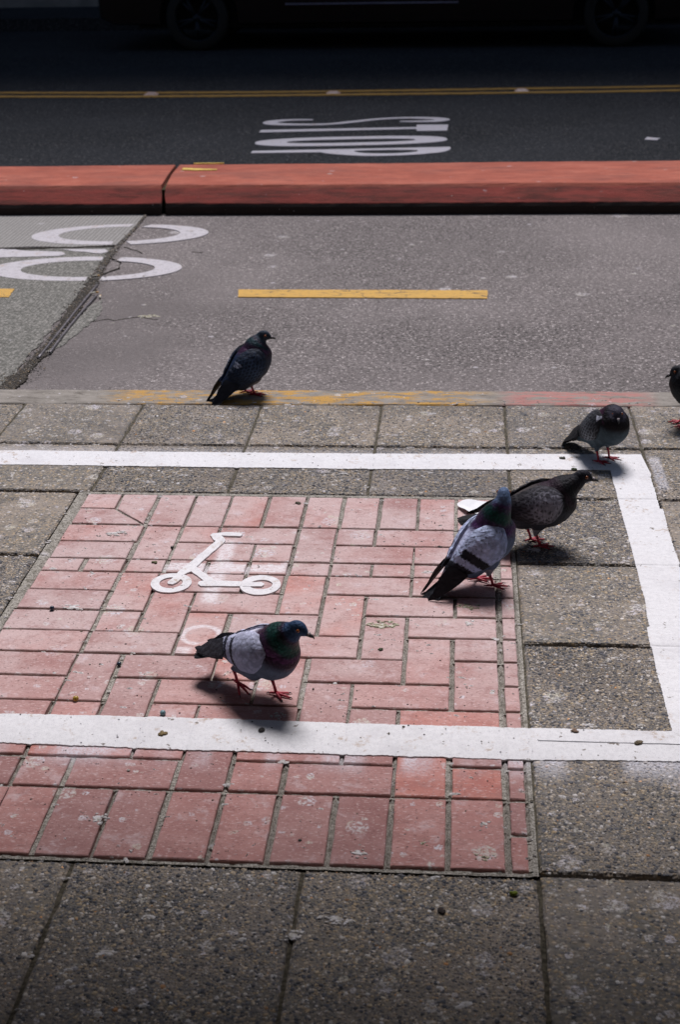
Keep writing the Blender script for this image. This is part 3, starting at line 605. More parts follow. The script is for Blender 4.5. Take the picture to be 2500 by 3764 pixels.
# crease where the bottom line crosses the slab joint
mb=MB(); prism(jag([(.165,2.3648),(.62,2.3655),(.62,2.3662),(.165,2.3655)],.02,.0006),[],.0025,.0036).build("paint_crease",plain("creased_paint",(.30,.30,.33),.8),side)

# ---- scooter stencil
sym=empty("scooter_stencil",kind='structure')
frame=[(-.6203,3.2774),(-.6159,3.2878),(-.6017,3.2909),(-.5812,3.2969),(-.546,3.2945),(-.5391,3.2872),(-.5397,3.2782),(-.543,3.2737),(-.5724,3.2744),(-.5913,3.2761),(-.5766,3.2497),(-.5776,3.239),(-.6036,3.1569),(-.6188,3.1091),(-.6237,3.0932),(-.6164,3.0803),(-.5852,3.0448),(-.5662,3.0205),(-.5048,3.0177),(-.4998,3.012),(-.5024,2.9931),(-.5959,2.99),(-.6045,2.9995),(-.6049,3.0132),(-.5933,3.0187),(-.6317,3.0665),(-.6396,3.0587),(-.652,3.040),(-.6502,3.022),(-.6539,3.0083),(-.664,2.9957),(-.6755,2.998),(-.6786,3.0072),(-.674,3.019),(-.668,3.035),(-.6637,3.0611),(-.6573,3.0814),(-.6432,3.1168),(-.6226,3.1771),(-.6006,3.2424),(-.6086,3.2514)]
prism(jag(frame[::-1],.012,.0009),[],-.002,.0040).build("scooter_frame",M_symbol,sym)
def cring(cx,cy,rx,ry,ix,iy,icx,icy,name,a0=0):
    prism(jag(ell(cx,cy,rx,ry,.12,44),.012,.0008),[jag(ell(icx,icy,ix,iy,.12,36),.012,.0007)],-.002,.0034).build(name,M_symbol,sym)
cring(-.6690,3.0045,.0485,.0510,.0275,.0285,-.6697,3.0050,"scooter_wheel")
cring(-.4560,3.0030,.0485,.0515,.0272,.0250,-.4545,3.0045,"scooter_wheel")
prism(jag([(-.497,2.992),(-.4640,2.9935),(-.452,2.9945),(-.4473,3.003),(-.4473,3.0093),(-.456,3.0165),(-.470,3.0150),(-.497,3.012)],.01,.0007),[],-.002,.0042).build("scooter_wheel_hub",M_symbol,sym)

# ---- real stones standing proud of the exposed aggregate near the camera
def pebbles(regions,dens,name,parent):
    P_=[]
    for (x0,x1,y0,y1) in regions:
        n=int((x1-x0)*(y1-y0)*dens); g=max(1,int(math.sqrt(n*(x1-x0)/(y1-y0)))); h=max(1,n//g)
        gx,gy=np.meshgrid((np.arange(g)+.5)/g,(np.arange(h)+.5)/h); q=np.c_[gx.ravel(),gy.ravel()]+rng.uniform(-.55,.55,(g*h,2))/np.array([g,h])
        q=np.clip(q,.003,.997); P_.append(np.c_[x0+(x1-x0)*q[:,0],y0+(y1-y0)*q[:,1]])
    P_=np.vstack(P_); N=len(P_)
    ks=6; th=np.arange(ks)*2*np.pi/ks
    base=np.vstack([np.c_[np.cos(th),np.sin(th),np.full(ks,-.35)],np.c_[.78*np.cos(th+.5),.78*np.sin(th+.5),np.full(ks,.28)],[[0,0,.55]]])
    F=[(i,(i+1)%ks,ks+i) for i in range(ks)]+[((i+1)%ks,ks+(i+1)%ks,ks+i) for i in range(ks)]+[(ks+i,ks+(i+1)%ks,2*ks) for i in range(ks)]
    F=np.array(F); V=len(base)
    r=np.clip(rng.lognormal(math.log(.0020),.42,N),.0010,.0056); asp=rng.uniform(.62,1,N); ang=rng.uniform(0,np.pi,N); hh=r*rng.uniform(.25,.62,N)
    v=np.repeat(base[None],N,0)*(1+rng.uniform(-.16,.16,(N,V,1))); x=v[:,:,0]*r[:,None]; y=v[:,:,1]*(r*asp)[:,None]; z=v[:,:,2]*hh[:,None]
    c,s=np.cos(ang)[:,None],np.sin(ang)[:,None]; co=np.stack([x*c-y*s+P_[:,:1],x*s+y*c+P_[:,1:2],z+.0001],-1).reshape(-1,3)
    fc=(F[None]+(np.arange(N)*V)[:,None,None]).reshape(-1,3)
    me=bpy.data.meshes.new(name); me.vertices.add(len(co)); me.vertices.foreach_set('co',co.ravel().astype(np.float32)); me.loops.add(fc.size); me.loops.foreach_set('vertex_index',fc.ravel().astype(np.int32))
    me.polygons.add(len(fc)); me.polygons.foreach_set('loop_start',(np.arange(len(fc))*3).astype(np.int32)); me.polygons.foreach_set('loop_total',np.full(len(fc),3,np.int32)); me.polygons.foreach_set('use_smooth',np.ones(len(fc),bool)); me.update(calc_edges=True)
    PB=[(0,(.04,.045,.06)),(.25,(.10,.105,.125)),(.5,(.24,.215,.19)),(.72,(.40,.33,.26)),(.88,(.54,.42,.27)),(1,(.80,.77,.76))]; st=np.array([c_ for _,c_ in PB]); pp=np.array([p for p,_ in PB]); u=rng.uniform(0,1,N); colr=np.stack([np.interp(u,pp,st[:,k]) for k in range(3)],-1)*rng.uniform(.8,1.15,(N,1)); colr[rng.uniform(size=N)<.012]*=np.array([1.5,.9,.45])
    a=me.color_attributes.new('col','FLOAT_COLOR','POINT'); cc=np.ones((N,V,4),np.float32); cc[:,:,:3]=colr[:,None]; a.data.foreach_set('color',cc.ravel())
    return link(name,me,M_peb,parent,kind='stuff')
e=.008
reg=[]
for a,b in zip(JB[4:9],JB[5:10]): reg.append((a+e,b-e,1.56+e,(1.956 if a<.1 else 1.963)-e))
for j in range(4): reg.append((.149+e,.535-e,YR[j]+e,YR[j+1]-e)); 
for j in range(4): reg.append((.535+e,.70,YR[j]+e,YR[j+1]-e))
for j in (2,3): reg.append((-1.38,-1.030-e,YL[j]+e,YL[j+1]-e))
pebbles(reg,44000,"aggregate_stones",side)
reg=[]
for a,b in zip(JX[5:13],JX[6:14]):
    sk=.017*((a+b)/2+.37); reg.append((a+e,b-e,3.925+sk*.5+e,4.285+sk-e)); reg.append((a+e,b-e,3.558+e,3.925+sk*.5-e))
pebbles(reg,18000,"aggregate_stones",side)

# ================================================================ pigeons
def mat_plumage():
    t=NT("plumage"); a=t.node("ShaderNodeAttribute",attribute_name='col'); tc=t.node("ShaderNodeTexCoord").outputs['Object']
    n=t.noise(55,tc,4,.6); f=t.noise(420,tc,3,.6)
    c=t.mix(1,a.outputs['Color'],t.ramp(n,[(.3,(.82,.82,.82)),(.7,(1.15,1.15,1.15))]),'MULTIPLY')
    v=t.vor(95,tc); c=t.mix(t.rng(v.outputs['Distance'],.35,.6,0,.22),c,(.02,.02,.025))
    return t.out(c,.62,t.bump(t.math('ADD',f,t.math('MULTIPLY',v.outputs['Distance'],-1.5)),.7,.0016),spec=.12)
def mat_neck():
    """body plumage; alpha-like second attribute marks the glossy neck"""
    t=NT("neck_plumage"); a=t.node("ShaderNodeAttribute",attribute_name='col'); g=t.node("ShaderNodeAttribute",attribute_name='gloss'); tc=t.node("ShaderNodeTexCoord").outputs['Object']
    n=t.noise(60,tc,4,.6); f=t.noise(380,tc,4,.65); v=t.vor(150,tc); gm=g.outputs['Fac']
    c=t.mix(1,a.outputs['Color'],t.ramp(n,[(.3,(.8,.8,.8)),(.7,(1.2,1.2,1.2))]),'MULTIPLY')
    c=t.mix(t.math('MULTIPLY',t.rng(v.outputs['Distance'],.3,.6,0,.4),gm),c,(.01,.01,.014))
    t.put(t.b.inputs['Metallic'],t.math('MULTIPLY',gm,.55)); t.put(t.b.inputs['Roughness'],t.rng(gm,0,1,.66,.42))
    return t.out(c,None,t.bump(t.math('ADD',f,t.math('MULTIPLY',v.outputs['Distance'],-1.0)),.75,.0018),spec=.15)
M_pl=mat_plumage(); M_nk=mat_neck()
M_leg=NT("pigeon_leg_skin"); _n=M_leg.vor(900); M_leg=M_leg.out(M_leg.mix(M_leg.rng(_n.outputs['Distance'],.2,.6),(.66,.07,.10),(.38,.03,.055)),.5,M_leg.bump(_n.outputs['Distance'],.4,.0004),spec=.4)
M_claw=plain("claw_horn",(.028,.026,.028),.4); M_beak=plain("beak_horn",(.045,.042,.045),.42,var=.2,scale=300); M_cere=plain("cere_skin",(.50,.44,.46),.7,scale=400)
M_eye=plain("eye_orange",(.24,.06,.012),.2,scale=500); M_pupil=plain("eye_pupil",(.006,.006,.006),.08)
def sstep(x,a,b): t=np.clip((x-a)/(b-a),0,1); return t*t*(3-2*t)
def lerp3(a,b,t): return np.asarray(a)*(1-t)+np.asarray(b)*t
BODY=[(.088,.004,.016,.018),(.076,.002,.034,.036),(.055,.000,.048,.050),(.028,-.001,.0545,.0565),(.0,0,.054,.055),(-.03,.001,.048,.048),(-.06,.004,.038,.037),(-.085,.007,.027,.025),(-.11,.008,.018,.014),(-.13,.007,.010,.008)]
BA=np.array(BODY)[::-1]
def prof(a,k): return float(np.interp(a,BA[:,0],BA[:,k]))

def pigeon(loc,heading,pitch,hb,head,head_dir,feet,pal,label,tail_pitch=0.0,fan=8,bulk=1.0,puff=0.0,lift=(0,0),toes=(0,0),neck_r=1.0,seed=1,tail_len=.118,scale=1.0,nocker=0):
    """loc ground point, heading (world yaw), pitch of the body axis, hb height of the body centre, head centre in bird frame,
    head_dir (yaw relative to the bird, pitch), feet [(x,y) left,(x,y) right] in bird frame"""
    R0=random.Random(seed)
    root=empty("pigeon",loc,heading,label=label,category="pigeon",group="pigeons on the pavement"); root.scale=(scale,)*3
    O=np.array([0,0,hb]); A=np.array([math.cos(pitch),0,math.sin(pitch)]); N=np.array([-math.sin(pitch),0,math.cos(pitch)]); Lt=np.array([0,1.0,0])
    def B2(a,l,n): return O+A*a+Lt*l+N*n
    # ---- body, neck and head as one remeshed surface
    verts=[];faces=[]
    ico=bmesh.new(); bmesh.ops.create_icosphere(ico,subdivisions=3,radius=1.0); iv=np.array([v.co[:] for v in ico.verts]); ifc=[tuple(v.index for v in f.verts) for f in ico.faces]; ico.free()
    def ellipsoid(c,ax,rad):
        M=np.array(ax).T*np.array(rad); q=iv@M.T+c; n=len(verts)*0+sum(len(v) for v in verts); verts.append(q); faces.extend(tuple(i+n for i in f) for f in ifc)
    for a in np.linspace(.075,-.118,26):
        rl,rn,cn=prof(a,2)*bulk,prof(a,3)*bulk,prof(a,1); pf=puff*math.exp(-((a-.05)/.035)**2)
        ellipsoid(B2(a,0,cn-pf*.35),(A,Lt,N),(.020,rl+pf*.6,rn+pf*.5))
    hy,hp=head_dir; H=np.array([math.cos(hp)*math.cos(hy),math.cos(hp)*math.sin(hy),math.sin(hp)]); HL=np.array([-math.sin(hy),math.cos(hy),0]); HU=np.cross(H,HL)
    HC=np.array(head,float)
    P0=B2(.046,0,.008); T0=(A*.55+N*.85)*.09; P1=HC-H*.007-HU*.010; T1=(HU*.75+H*.55)*.07
    neck=[]
    for t in np.linspace(0,1,18):
        h00,h10,h01,h11=2*t**3-3*t*t+1,t**3-2*t*t+t,-2*t**3+3*t*t,t**3-t*t
        p=h00*P0+h10*T0+h01*P1+h11*T1; r=(np.interp(t,[0,.2,.45,.7,1],[.043,.040,.0315,.0235,.0175]))*(neck_r if t<.8 else 1+(neck_r-1)*.4); neck.append((p,r)); ellipsoid(p,(A,Lt,N),(r,r*.98,r))
    ellipsoid(HC,(H,HL,HU),(.0205,.0150,.0165)); ellipsoid(HC+H*.009-HU*.002,(H,HL,HU),(.0145,.0115,.0120)); ellipsoid(HC-H*.008-HU*.004,(H,HL,HU),(.0165,.0145,.0155)); ellipsoid(HC+H*.018-HU*.0045,(H,HL,HU),(.008,.0065,.0070))
    # feathered thighs
    hocks=[]
    for s,(fx,fy),lf in zip((1,-1),feet,lift):
        hip=B2(-.010,s*.026,-.030); hock=np.array([fx-.012,fy*1.0,.036+lf]); hocks.append(hock)
        for t in np.linspace(0,1,14):
            p=hip*(1-t)+hock*t; r=np.interp(t,[0,.5,1],[.022,.0125,.0058]); ellipsoid(p,(A,Lt,N),(r,r*.85,r))
    ellipsoid(B2(-.035,0,-.030),(A,Lt,N),(.04,.03,.018))
    V=np.vstack(verts); me=bpy.data.meshes.new("tmp"); me.from_pydata(V.tolist(),[],faces)
    tmp=bpy.data.objects.new("tmp",me); COL.objects.link(tmp)
    r_=tmp.modifiers.new("r",'REMESH'); r_.mode='VOXEL'; r_.voxel_size=.0026; r_.use_smooth_shade=True
    s_=tmp.modifiers.new("s",'SMOOTH'); s_.factor=.5; s_.iterations=7
    dg=bpy.context.evaluated_depsgraph_get(); body=bpy.data.meshes.new_from_object(tmp.evaluated_get(dg)); bpy.data.objects.remove(tmp); body.name="body"
    n=len(body.vertices); co=np.empty(n*3,np.float32); body.vertices.foreach_get('co',co); co=co.reshape(-1,3).astype(float)
    d=co-O; a_=d@A; n_=d@N; l_=d@Lt
    nm=sstep(a_*.80+n_*.62,.030,.052)                      # neck and breast
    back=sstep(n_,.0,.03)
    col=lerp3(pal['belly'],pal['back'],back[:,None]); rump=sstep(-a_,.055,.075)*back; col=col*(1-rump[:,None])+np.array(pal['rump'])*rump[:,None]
    np_=np.array([p for p,_ in neck]); dist=np.linalg.norm(co[:,None]-np_[None],axis=2); ti=np.argmin(dist,axis=1)/17.0
    nois=np.sin(co[:,0]*310+co[:,2]*170)*np.sin(co[:,1]*270+co[:,2]*230)
    g1=sstep(ti+nois*.05,.25,.55)-sstep(ti+nois*.05,.62,.85)
    ncol=lerp3(pal['breast'],pal['green'],np.clip(g1,0,1)[:,None]); pur=np.clip(sstep(ti+nois*.06,.02,.2)-sstep(ti,.3,.5),0,1); ncol=ncol*(1-pur[:,None]*.8)+np.array(pal['purple'])*pur[:,None]*.8
    hd=np.linalg.norm(co-HC,axis=1); hm=1-sstep(hd+nois*.002,.024,.036); ncol=ncol*(1-hm[:,None])+np.array(pal['head'])*hm[:,None]
    low=sstep(-(n_+.25*a_),.028,.05)*(1-sstep(ti,.1,.3)); nm=nm*(1-low*.75); nm=np.maximum(nm,sstep(ti,.15,.3)*(dist.min(1)<.05))
    col=col*(1-nm[:,None])+ncol*nm[:,None]
    th=(co[:,2]<.055)&(n_<-.035); col[th]=lerp3(col[th],pal['thigh'],.8)
    ca=body.color_attributes.new('col','FLOAT_COLOR','POINT'); cc=np.ones((n,4),np.float32); cc[:,:3]=np.clip(col,0,1); ca.data.foreach_set('color',cc.ravel())
    ga=body.attributes.new('gloss','FLOAT','POINT'); ga.data.foreach_set('value',(nm*(1-hm*.7)*pal.get('gloss',1)).astype(np.float32))
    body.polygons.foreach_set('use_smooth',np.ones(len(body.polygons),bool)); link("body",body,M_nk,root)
    # ---- eyes, beak
    for s in (1,-1):
        ec=HC+H*.0065+HL*s*.0128+HU*.0025
        mb=MB(); mb.ball(ec,.0040,12,8); e=mb.build("eye",M_eye,root,True); mb=MB(); mb.ball(ec+HL*s*.0022+H*.0004,.0023,10,6); mb.build("pupil",M_pupil,e,True)
    bp=HC+H*.0235-HU*.0045; mb=MB()
    mb.tube([bp-H*.004,bp+H*.004+HU*.0005,bp+H*.010-HU*.0002,bp+H*.0145-HU*.0022,bp+H*.0165-HU*.0052],[.0042,.0036,.0028,.0018,.0005],8); mb.tube([bp-H*.004-HU*.0022,bp+H*.006-HU*.0030,bp+H*.0125-HU*.0034],[.0034,.0022,.0008],8)
    bk=mb.build("beak",M_beak,root,True); mb=MB(); mb.ball(bp+H*.003+HU*.0032+HL*.0016,.0026,8,6); mb.ball(bp+H*.003+HU*.0032-HL*.0016,.0026,8,6); mb.build("cere",M_cere,bk,True)
    # ---- legs
    for s,(fx,fy),lf,tt,hock in zip((1,-1),feet,lift,toes,hocks):
        an=np.array([fx,fy,.0065+lf]); mb=MB(); cls=[]
        mb.tube([hock+np.array([0,0,.004]),hock*.5+an*.5+np.array([.0015,0,0]),an+np.array([-.0005,0,.001])],[.0046,.0031,.0036],9)
        for k,(ang,L_) in enumerate(((0.0,.034),(.60,.027),(-.62,.028),(math.pi+.15*s,.016))):
            dx,dy=math.cos(ang+tt),math.sin(ang+tt); D=np.array([dx,dy,0])
            drop=lf*(.85 if k<3 else -.1); zt=.0030
            p=[an+D*.0, an+D*L_*.35+np.array([0,0,-.0018-drop*.25]), an+D*L_*.7+np.array([0,0,-.0022-drop*.6]), an+D*L_+np.array([0,0,-.0036-drop*.95])]
            mb.tube(p,[.0033,.0029,.0026,.0019],8); q=p[-1]; cl=MB(); cls.append(cl); cl.tube([q-D*.001,q+D*.0035+np.array([0,0,.0009]),q+D*.0070+np.array([0,0,-.0022])],[.0018,.0013,.0003],6)
        lg=mb.build("leg",M_leg,root,True); [c_.build("claw",M_claw,lg,True) for c_ in cls]
    # ---- tail
    TA=A*math.cos(tail_pitch)+N*math.sin(tail_pitch); TN=np.cross(TA,Lt); TN=TN if TN@N>0 else -TN
    T0_=B2(-.082,0,.010); mb=MB(); nf=12
    for k in range(nf):
        u=(k-(nf-1)/2)/((nf-1)/2); an=math.radians(fan)*u; D=-TA*math.cos(an)+Lt*math.sin(an); S=np.cross(D,TN); L_=tail_len*(1-.06*u*u)+R0.uniform(-.002,.002); base=T0_+Lt*u*.010-TN*abs(u)*.006
        vs=[];cs=[]
        for i,t in enumerate(np.linspace(0,1,9)):
            w=np.interp(t,[0,.3,.85,.96,1],[.005,.0085,.0105,.0085,.003]); c0=base+D*L_*t-TN*(.010*t*t*0+abs(u)*.004*t)+TN*(.0006*(nf-k) if u>0 else .0006*k)*.35
            cc_=lerp3(pal['tail'],pal['tailband'],float(sstep(t,.66,.72)))*R0.uniform(.9,1.1)
            for j,x in enumerate((-1,0,1)): vs.append(c0+S*w*x+TN*(.0009 if x==0 else 0)); cs.append(tuple(cc_*(.75 if x==0 else 1)))
        n0=len(vs); vs2=[v-TN*.0007 for v in vs]
        fs=[(i*3+j,i*3+j+1,(i+1)*3+j+1,(i+1)*3+j) for i in range(8) for j in range(2)]
        mb.add(vs+vs2,fs+[tuple(x+n0 for x in f[::-1]) for f in fs],cs+cs)
    mb.build("tail",M_pl,root,True,True)
    # ---- wings: shell, covert feathers, flight feathers
    def wr(a,k): return max(prof(a,k),np.interp(a,[-.125,-.09,-.05,0,.06],[.020,.031,.043,.0,.0]))
    for s in (1,-1):
        def WS(u,v,off=0.0):
            a=.062-.158*u; rl,rn,cn=wr(a,2)*bulk,wr(a,3)*bulk,prof(a,1)
            top=np.interp(u,[0,.12,.3,1],[52,30,17,9]); bot=np.interp(u,[0,.1,.3,.62,.85,1],[74,98,116,112,92,70]); ph=math.radians(top+(bot-top)*v)
            bulge=.0075*math.sin(min(1,max(0,u*1.15+.08))*math.pi)**.5*math.sin(math.pi*min(1,max(0,.1+.85*v)))**.6
            r=off+bulge+.0008; return B2(a,s*(rl+r)*math.sin(ph),(rn+r)*math.cos(ph)+cn+.0)
        def WN(u,v):
            e=.02; p=WS(u,v); du=WS(min(1,u+e),v)-WS(max(0,u-e),v); dv=WS(u,min(1,v+e))-WS(u,max(0,v-e)); n_=np.cross(du,dv); n_/=np.linalg.norm(n_)+1e-9; out=Lt*s*.7+N*.5
            return n_ if n_@out>0 else -n_
        nu,nv=26,14; vs=[];cs=[]
        for i in range(nu):
            for j in range(nv): vs.append(WS(i/(nu-1),j/(nv-1))); cs.append(tuple(pal['wingfn'](i/(nu-1),j/(nv-1),0,R0)))
        vi=[B2(0,0,0)*.12+np.array(p)*.88 for p in vs]; fs=grid_faces(nu,nv)
        if s>0: fs=[f[::-1] for f in fs]
        k=nu*nv; rim=[j for j in range(nv)]+[i*nv+nv-1 for i in range(1,nu)]+[(nu-1)*nv+j for j in range(nv-2,-1,-1)]+[i*nv for i in range(nu-2,0,-1)]
        fs2=[(rim[i],rim[(i+1)%len(rim)],k+rim[(i+1)%len(rim)],k+rim[i]) for i in range(len(rim))]
        mb=MB(); mb.add(vs+vi,fs+fs2,cs+cs)
        rows=12
        for i in range(rows,-1,-1):
            u=.03+.80*i/rows; m_=9 if i>1 else 6
            for j in range(m_):
                v=(j+(.5 if i%2 else 0)+.2)/m_+R0.uniform(-.015,.015)
                if v>1.0: continue
                L_=.19 if i<rows-2 else .24; W_=.085; vs=[];cs=[]; jit=R0.uniform(.88,1.12); dv=R0.uniform(-.02,.02)
                for q,t in enumerate((0,.15,.3,.42,.54,.66,.78,.9,1.0)):
                    w=float(np.interp(t,[0,.35,.7,.9,1],[.7,1,.95,.62,.15]))
                    for x in (-1,0,1):
                        uu=min(1,u+L_*t-.012*abs(x)*(t>.6)); vv=min(1.03,max(-.03,v+W_*w*x+dv*t)); p=WS(uu,min(1,max(0,vv)))+WN(u,min(.95,max(.05,v)))*(.0007+.0021*t+(.0006 if x==0 else 0)*(1-t)); vs.append(p)
                        cs.append(tuple(np.clip(np.array(pal['wingfn'](uu,v,t,R0,x))*jit*(.93 if x==0 else 1.0),0,1)))
                fs=[(q*3+x,q*3+x+1,(q+1)*3+x+1,(q+1)*3+x) for q in range(8) for x in range(2)]
                mb.add(vs,fs,cs)
        w_=mb.build("wing",M_pl,root,True,True)
        mb=MB()
        for k in range(9):
            t0=k/8; st=WS(.84+.08*t0,.92-.75*t0*.75,.001); tip=B2(-.128-.040*(1-t0)**1.0+.0*k-(.012 if k==1 else 0),s*(.010+.014*t0*.6+.006*(1-t0)),.026-.010*(1-t0)+.002*k*.4) 
            mid=(st+tip)/2+Lt*s*.007-N*.002; vs=[];cs=[]
            D=(tip-st); D/=np.linalg.norm(D); up_=np.cross(D,Lt*s); up_=up_ if up_@N>0 else -up_; S=(up_*.75-Lt*s*.55); S/=np.linalg.norm(S); nrm=np.cross(D,S); nrm=nrm if nrm@(Lt*s)>0 else -nrm
            for i,t in enumerate(np.linspace(0,1,9)):
                p=(1-t)**2*st+2*t*(1-t)*mid+t*t*tip; w=np.interp(t,[0,.3,.8,.94,1],[.008,.0095,.0085,.006,.0015])
                c0=np.array(pal['flight'])*R0.uniform(.95,1.05)
                for x in (-1,0,1): vs.append(p+S*w*x+nrm*(.0008*(x==0)+.0011*(8-k)*.5)); cs.append(tuple(c0*(1.5 if x==-1 and pal.get('edge') else (.8 if x==0 else 1))))
            n0=len(vs); fs=[(i*3+j,i*3+j+1,(i+1)*3+j+1,(i+1)*3+j) for i in range(8) for j in range(2)]
            mb.add(vs+[v-nrm*.0006 for v in vs],fs+[tuple(x+n0 for x in f[::-1]) for f in fs],cs+cs)
        mb.build("flight_feathers",M_pl,w_,True,True)
    return root

def wing_bars(base,light,bar,flight,b1=(.53,.62),b2=(.74,.86),sp=0.0):
    def f(u,v,t,R,x=0):
        uu=u+.10*(v-.5)
        c=lerp3(light,base,min(1,.3+v*.9))
        if b1[0]<uu<b1[1] and v>.18: c=np.array(bar)
        elif b2[0]<uu<b2[1]: c=np.array(bar)
        elif uu>b2[1]+.03: c=np.array(flight)
        if sp and R.random()<sp: c=c*.35
        return c
    return f
def wing_check(dark,light,flight,amt=.5,bars=True,edge=False):
    def f(u,v,t,R,x=0):
        lightness=math.exp(-((u-.30)/.26)**2)*math.exp(-((v-.62)/.36)**2)*amt
        c=np.array(dark)
        if t>.0:
            if edge:
                if t>.82 or abs(x)>.5 and t>.5: c=lerp3(dark,light,min(1,amt*math.exp(-((u-.45)/.3)**2)*(.3+v)))
            else:
                k=R.random(); c=lerp3(dark,light,min(1,lightness*2.0)) if (t<.5 or abs(x)>.5 or k<lightness) else lerp3(dark,light,lightness*.25)
        if u>.86: c=np.array(flight)
        return c
    return f
def fleck(fn,cond,colr,prob):
    def f(u,v,t,R,x=0):
        c=fn(u,v,t,R,x)
        return np.array(colr) if cond(u,v) and R.random()<prob else c
    return f
base_pal=dict(green=(.010,.055,.045),purple=(.085,.025,.085),thigh=(.25,.25,.28))
def pal(**k): d=dict(base_pal); d.update(k); return d
D2R=math.radians
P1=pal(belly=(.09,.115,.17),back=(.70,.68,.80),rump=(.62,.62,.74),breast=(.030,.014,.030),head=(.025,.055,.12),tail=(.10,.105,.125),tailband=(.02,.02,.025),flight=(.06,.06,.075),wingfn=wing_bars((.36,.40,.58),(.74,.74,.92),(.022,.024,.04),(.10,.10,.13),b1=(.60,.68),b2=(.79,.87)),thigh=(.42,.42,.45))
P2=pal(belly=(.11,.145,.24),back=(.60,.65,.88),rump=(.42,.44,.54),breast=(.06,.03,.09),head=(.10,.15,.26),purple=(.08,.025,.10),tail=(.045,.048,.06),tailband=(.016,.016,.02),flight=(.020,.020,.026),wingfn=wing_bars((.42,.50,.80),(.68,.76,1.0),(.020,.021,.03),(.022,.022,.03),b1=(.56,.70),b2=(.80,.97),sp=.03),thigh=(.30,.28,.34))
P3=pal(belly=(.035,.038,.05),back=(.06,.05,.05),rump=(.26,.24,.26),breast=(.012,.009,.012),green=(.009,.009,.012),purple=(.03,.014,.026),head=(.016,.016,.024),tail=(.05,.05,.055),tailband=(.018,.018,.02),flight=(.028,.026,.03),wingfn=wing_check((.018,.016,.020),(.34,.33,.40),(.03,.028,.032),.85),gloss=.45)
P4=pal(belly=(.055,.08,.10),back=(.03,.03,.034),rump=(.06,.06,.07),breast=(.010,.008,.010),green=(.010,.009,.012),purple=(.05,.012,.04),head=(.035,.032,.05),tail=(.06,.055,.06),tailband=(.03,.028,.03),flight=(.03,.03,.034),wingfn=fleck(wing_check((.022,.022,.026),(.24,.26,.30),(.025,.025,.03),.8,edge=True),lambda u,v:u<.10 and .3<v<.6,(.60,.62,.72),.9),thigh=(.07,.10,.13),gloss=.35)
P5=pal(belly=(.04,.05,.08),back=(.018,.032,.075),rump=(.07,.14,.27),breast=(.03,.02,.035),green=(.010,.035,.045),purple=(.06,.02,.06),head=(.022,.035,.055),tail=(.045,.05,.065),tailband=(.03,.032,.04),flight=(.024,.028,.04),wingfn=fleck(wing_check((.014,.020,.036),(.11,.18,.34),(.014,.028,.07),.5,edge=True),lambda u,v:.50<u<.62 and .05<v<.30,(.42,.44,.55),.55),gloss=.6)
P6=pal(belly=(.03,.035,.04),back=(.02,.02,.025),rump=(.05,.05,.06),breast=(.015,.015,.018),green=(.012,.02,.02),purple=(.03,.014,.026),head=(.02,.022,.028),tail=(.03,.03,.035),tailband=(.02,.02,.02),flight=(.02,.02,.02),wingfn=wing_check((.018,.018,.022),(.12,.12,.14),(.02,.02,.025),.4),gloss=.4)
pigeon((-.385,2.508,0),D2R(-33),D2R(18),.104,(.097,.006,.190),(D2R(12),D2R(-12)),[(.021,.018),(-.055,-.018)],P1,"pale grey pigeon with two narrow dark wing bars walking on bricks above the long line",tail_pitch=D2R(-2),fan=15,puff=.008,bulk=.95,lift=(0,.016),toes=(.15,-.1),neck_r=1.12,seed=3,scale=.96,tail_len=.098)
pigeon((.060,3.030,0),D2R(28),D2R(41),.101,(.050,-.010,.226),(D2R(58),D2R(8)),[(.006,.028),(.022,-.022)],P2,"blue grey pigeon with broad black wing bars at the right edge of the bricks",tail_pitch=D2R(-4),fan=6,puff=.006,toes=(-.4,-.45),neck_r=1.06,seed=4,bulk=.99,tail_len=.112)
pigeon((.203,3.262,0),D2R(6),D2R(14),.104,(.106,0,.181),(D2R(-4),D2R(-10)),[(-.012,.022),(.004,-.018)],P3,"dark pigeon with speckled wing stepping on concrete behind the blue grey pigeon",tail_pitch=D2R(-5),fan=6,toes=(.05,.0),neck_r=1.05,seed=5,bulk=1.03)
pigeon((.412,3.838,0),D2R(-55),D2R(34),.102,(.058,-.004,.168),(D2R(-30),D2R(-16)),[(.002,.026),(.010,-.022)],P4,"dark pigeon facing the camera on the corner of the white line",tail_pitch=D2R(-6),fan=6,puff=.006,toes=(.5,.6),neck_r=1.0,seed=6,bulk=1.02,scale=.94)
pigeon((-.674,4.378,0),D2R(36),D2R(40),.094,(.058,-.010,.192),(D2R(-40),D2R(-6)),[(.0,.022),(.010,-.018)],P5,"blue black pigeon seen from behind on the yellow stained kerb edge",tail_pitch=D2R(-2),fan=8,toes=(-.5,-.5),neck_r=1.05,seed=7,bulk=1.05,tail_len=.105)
pigeon((.714,4.130,0),D2R(176),D2R(34),.104,(.066,.0,.172),(D2R(0),D2R(-25)),[(.030,.022),(.044,-.02)],P6,"nearly black pigeon cut off by the right edge of the photo",tail_pitch=D2R(-4),fan=6,neck_r=1.05,seed=8)

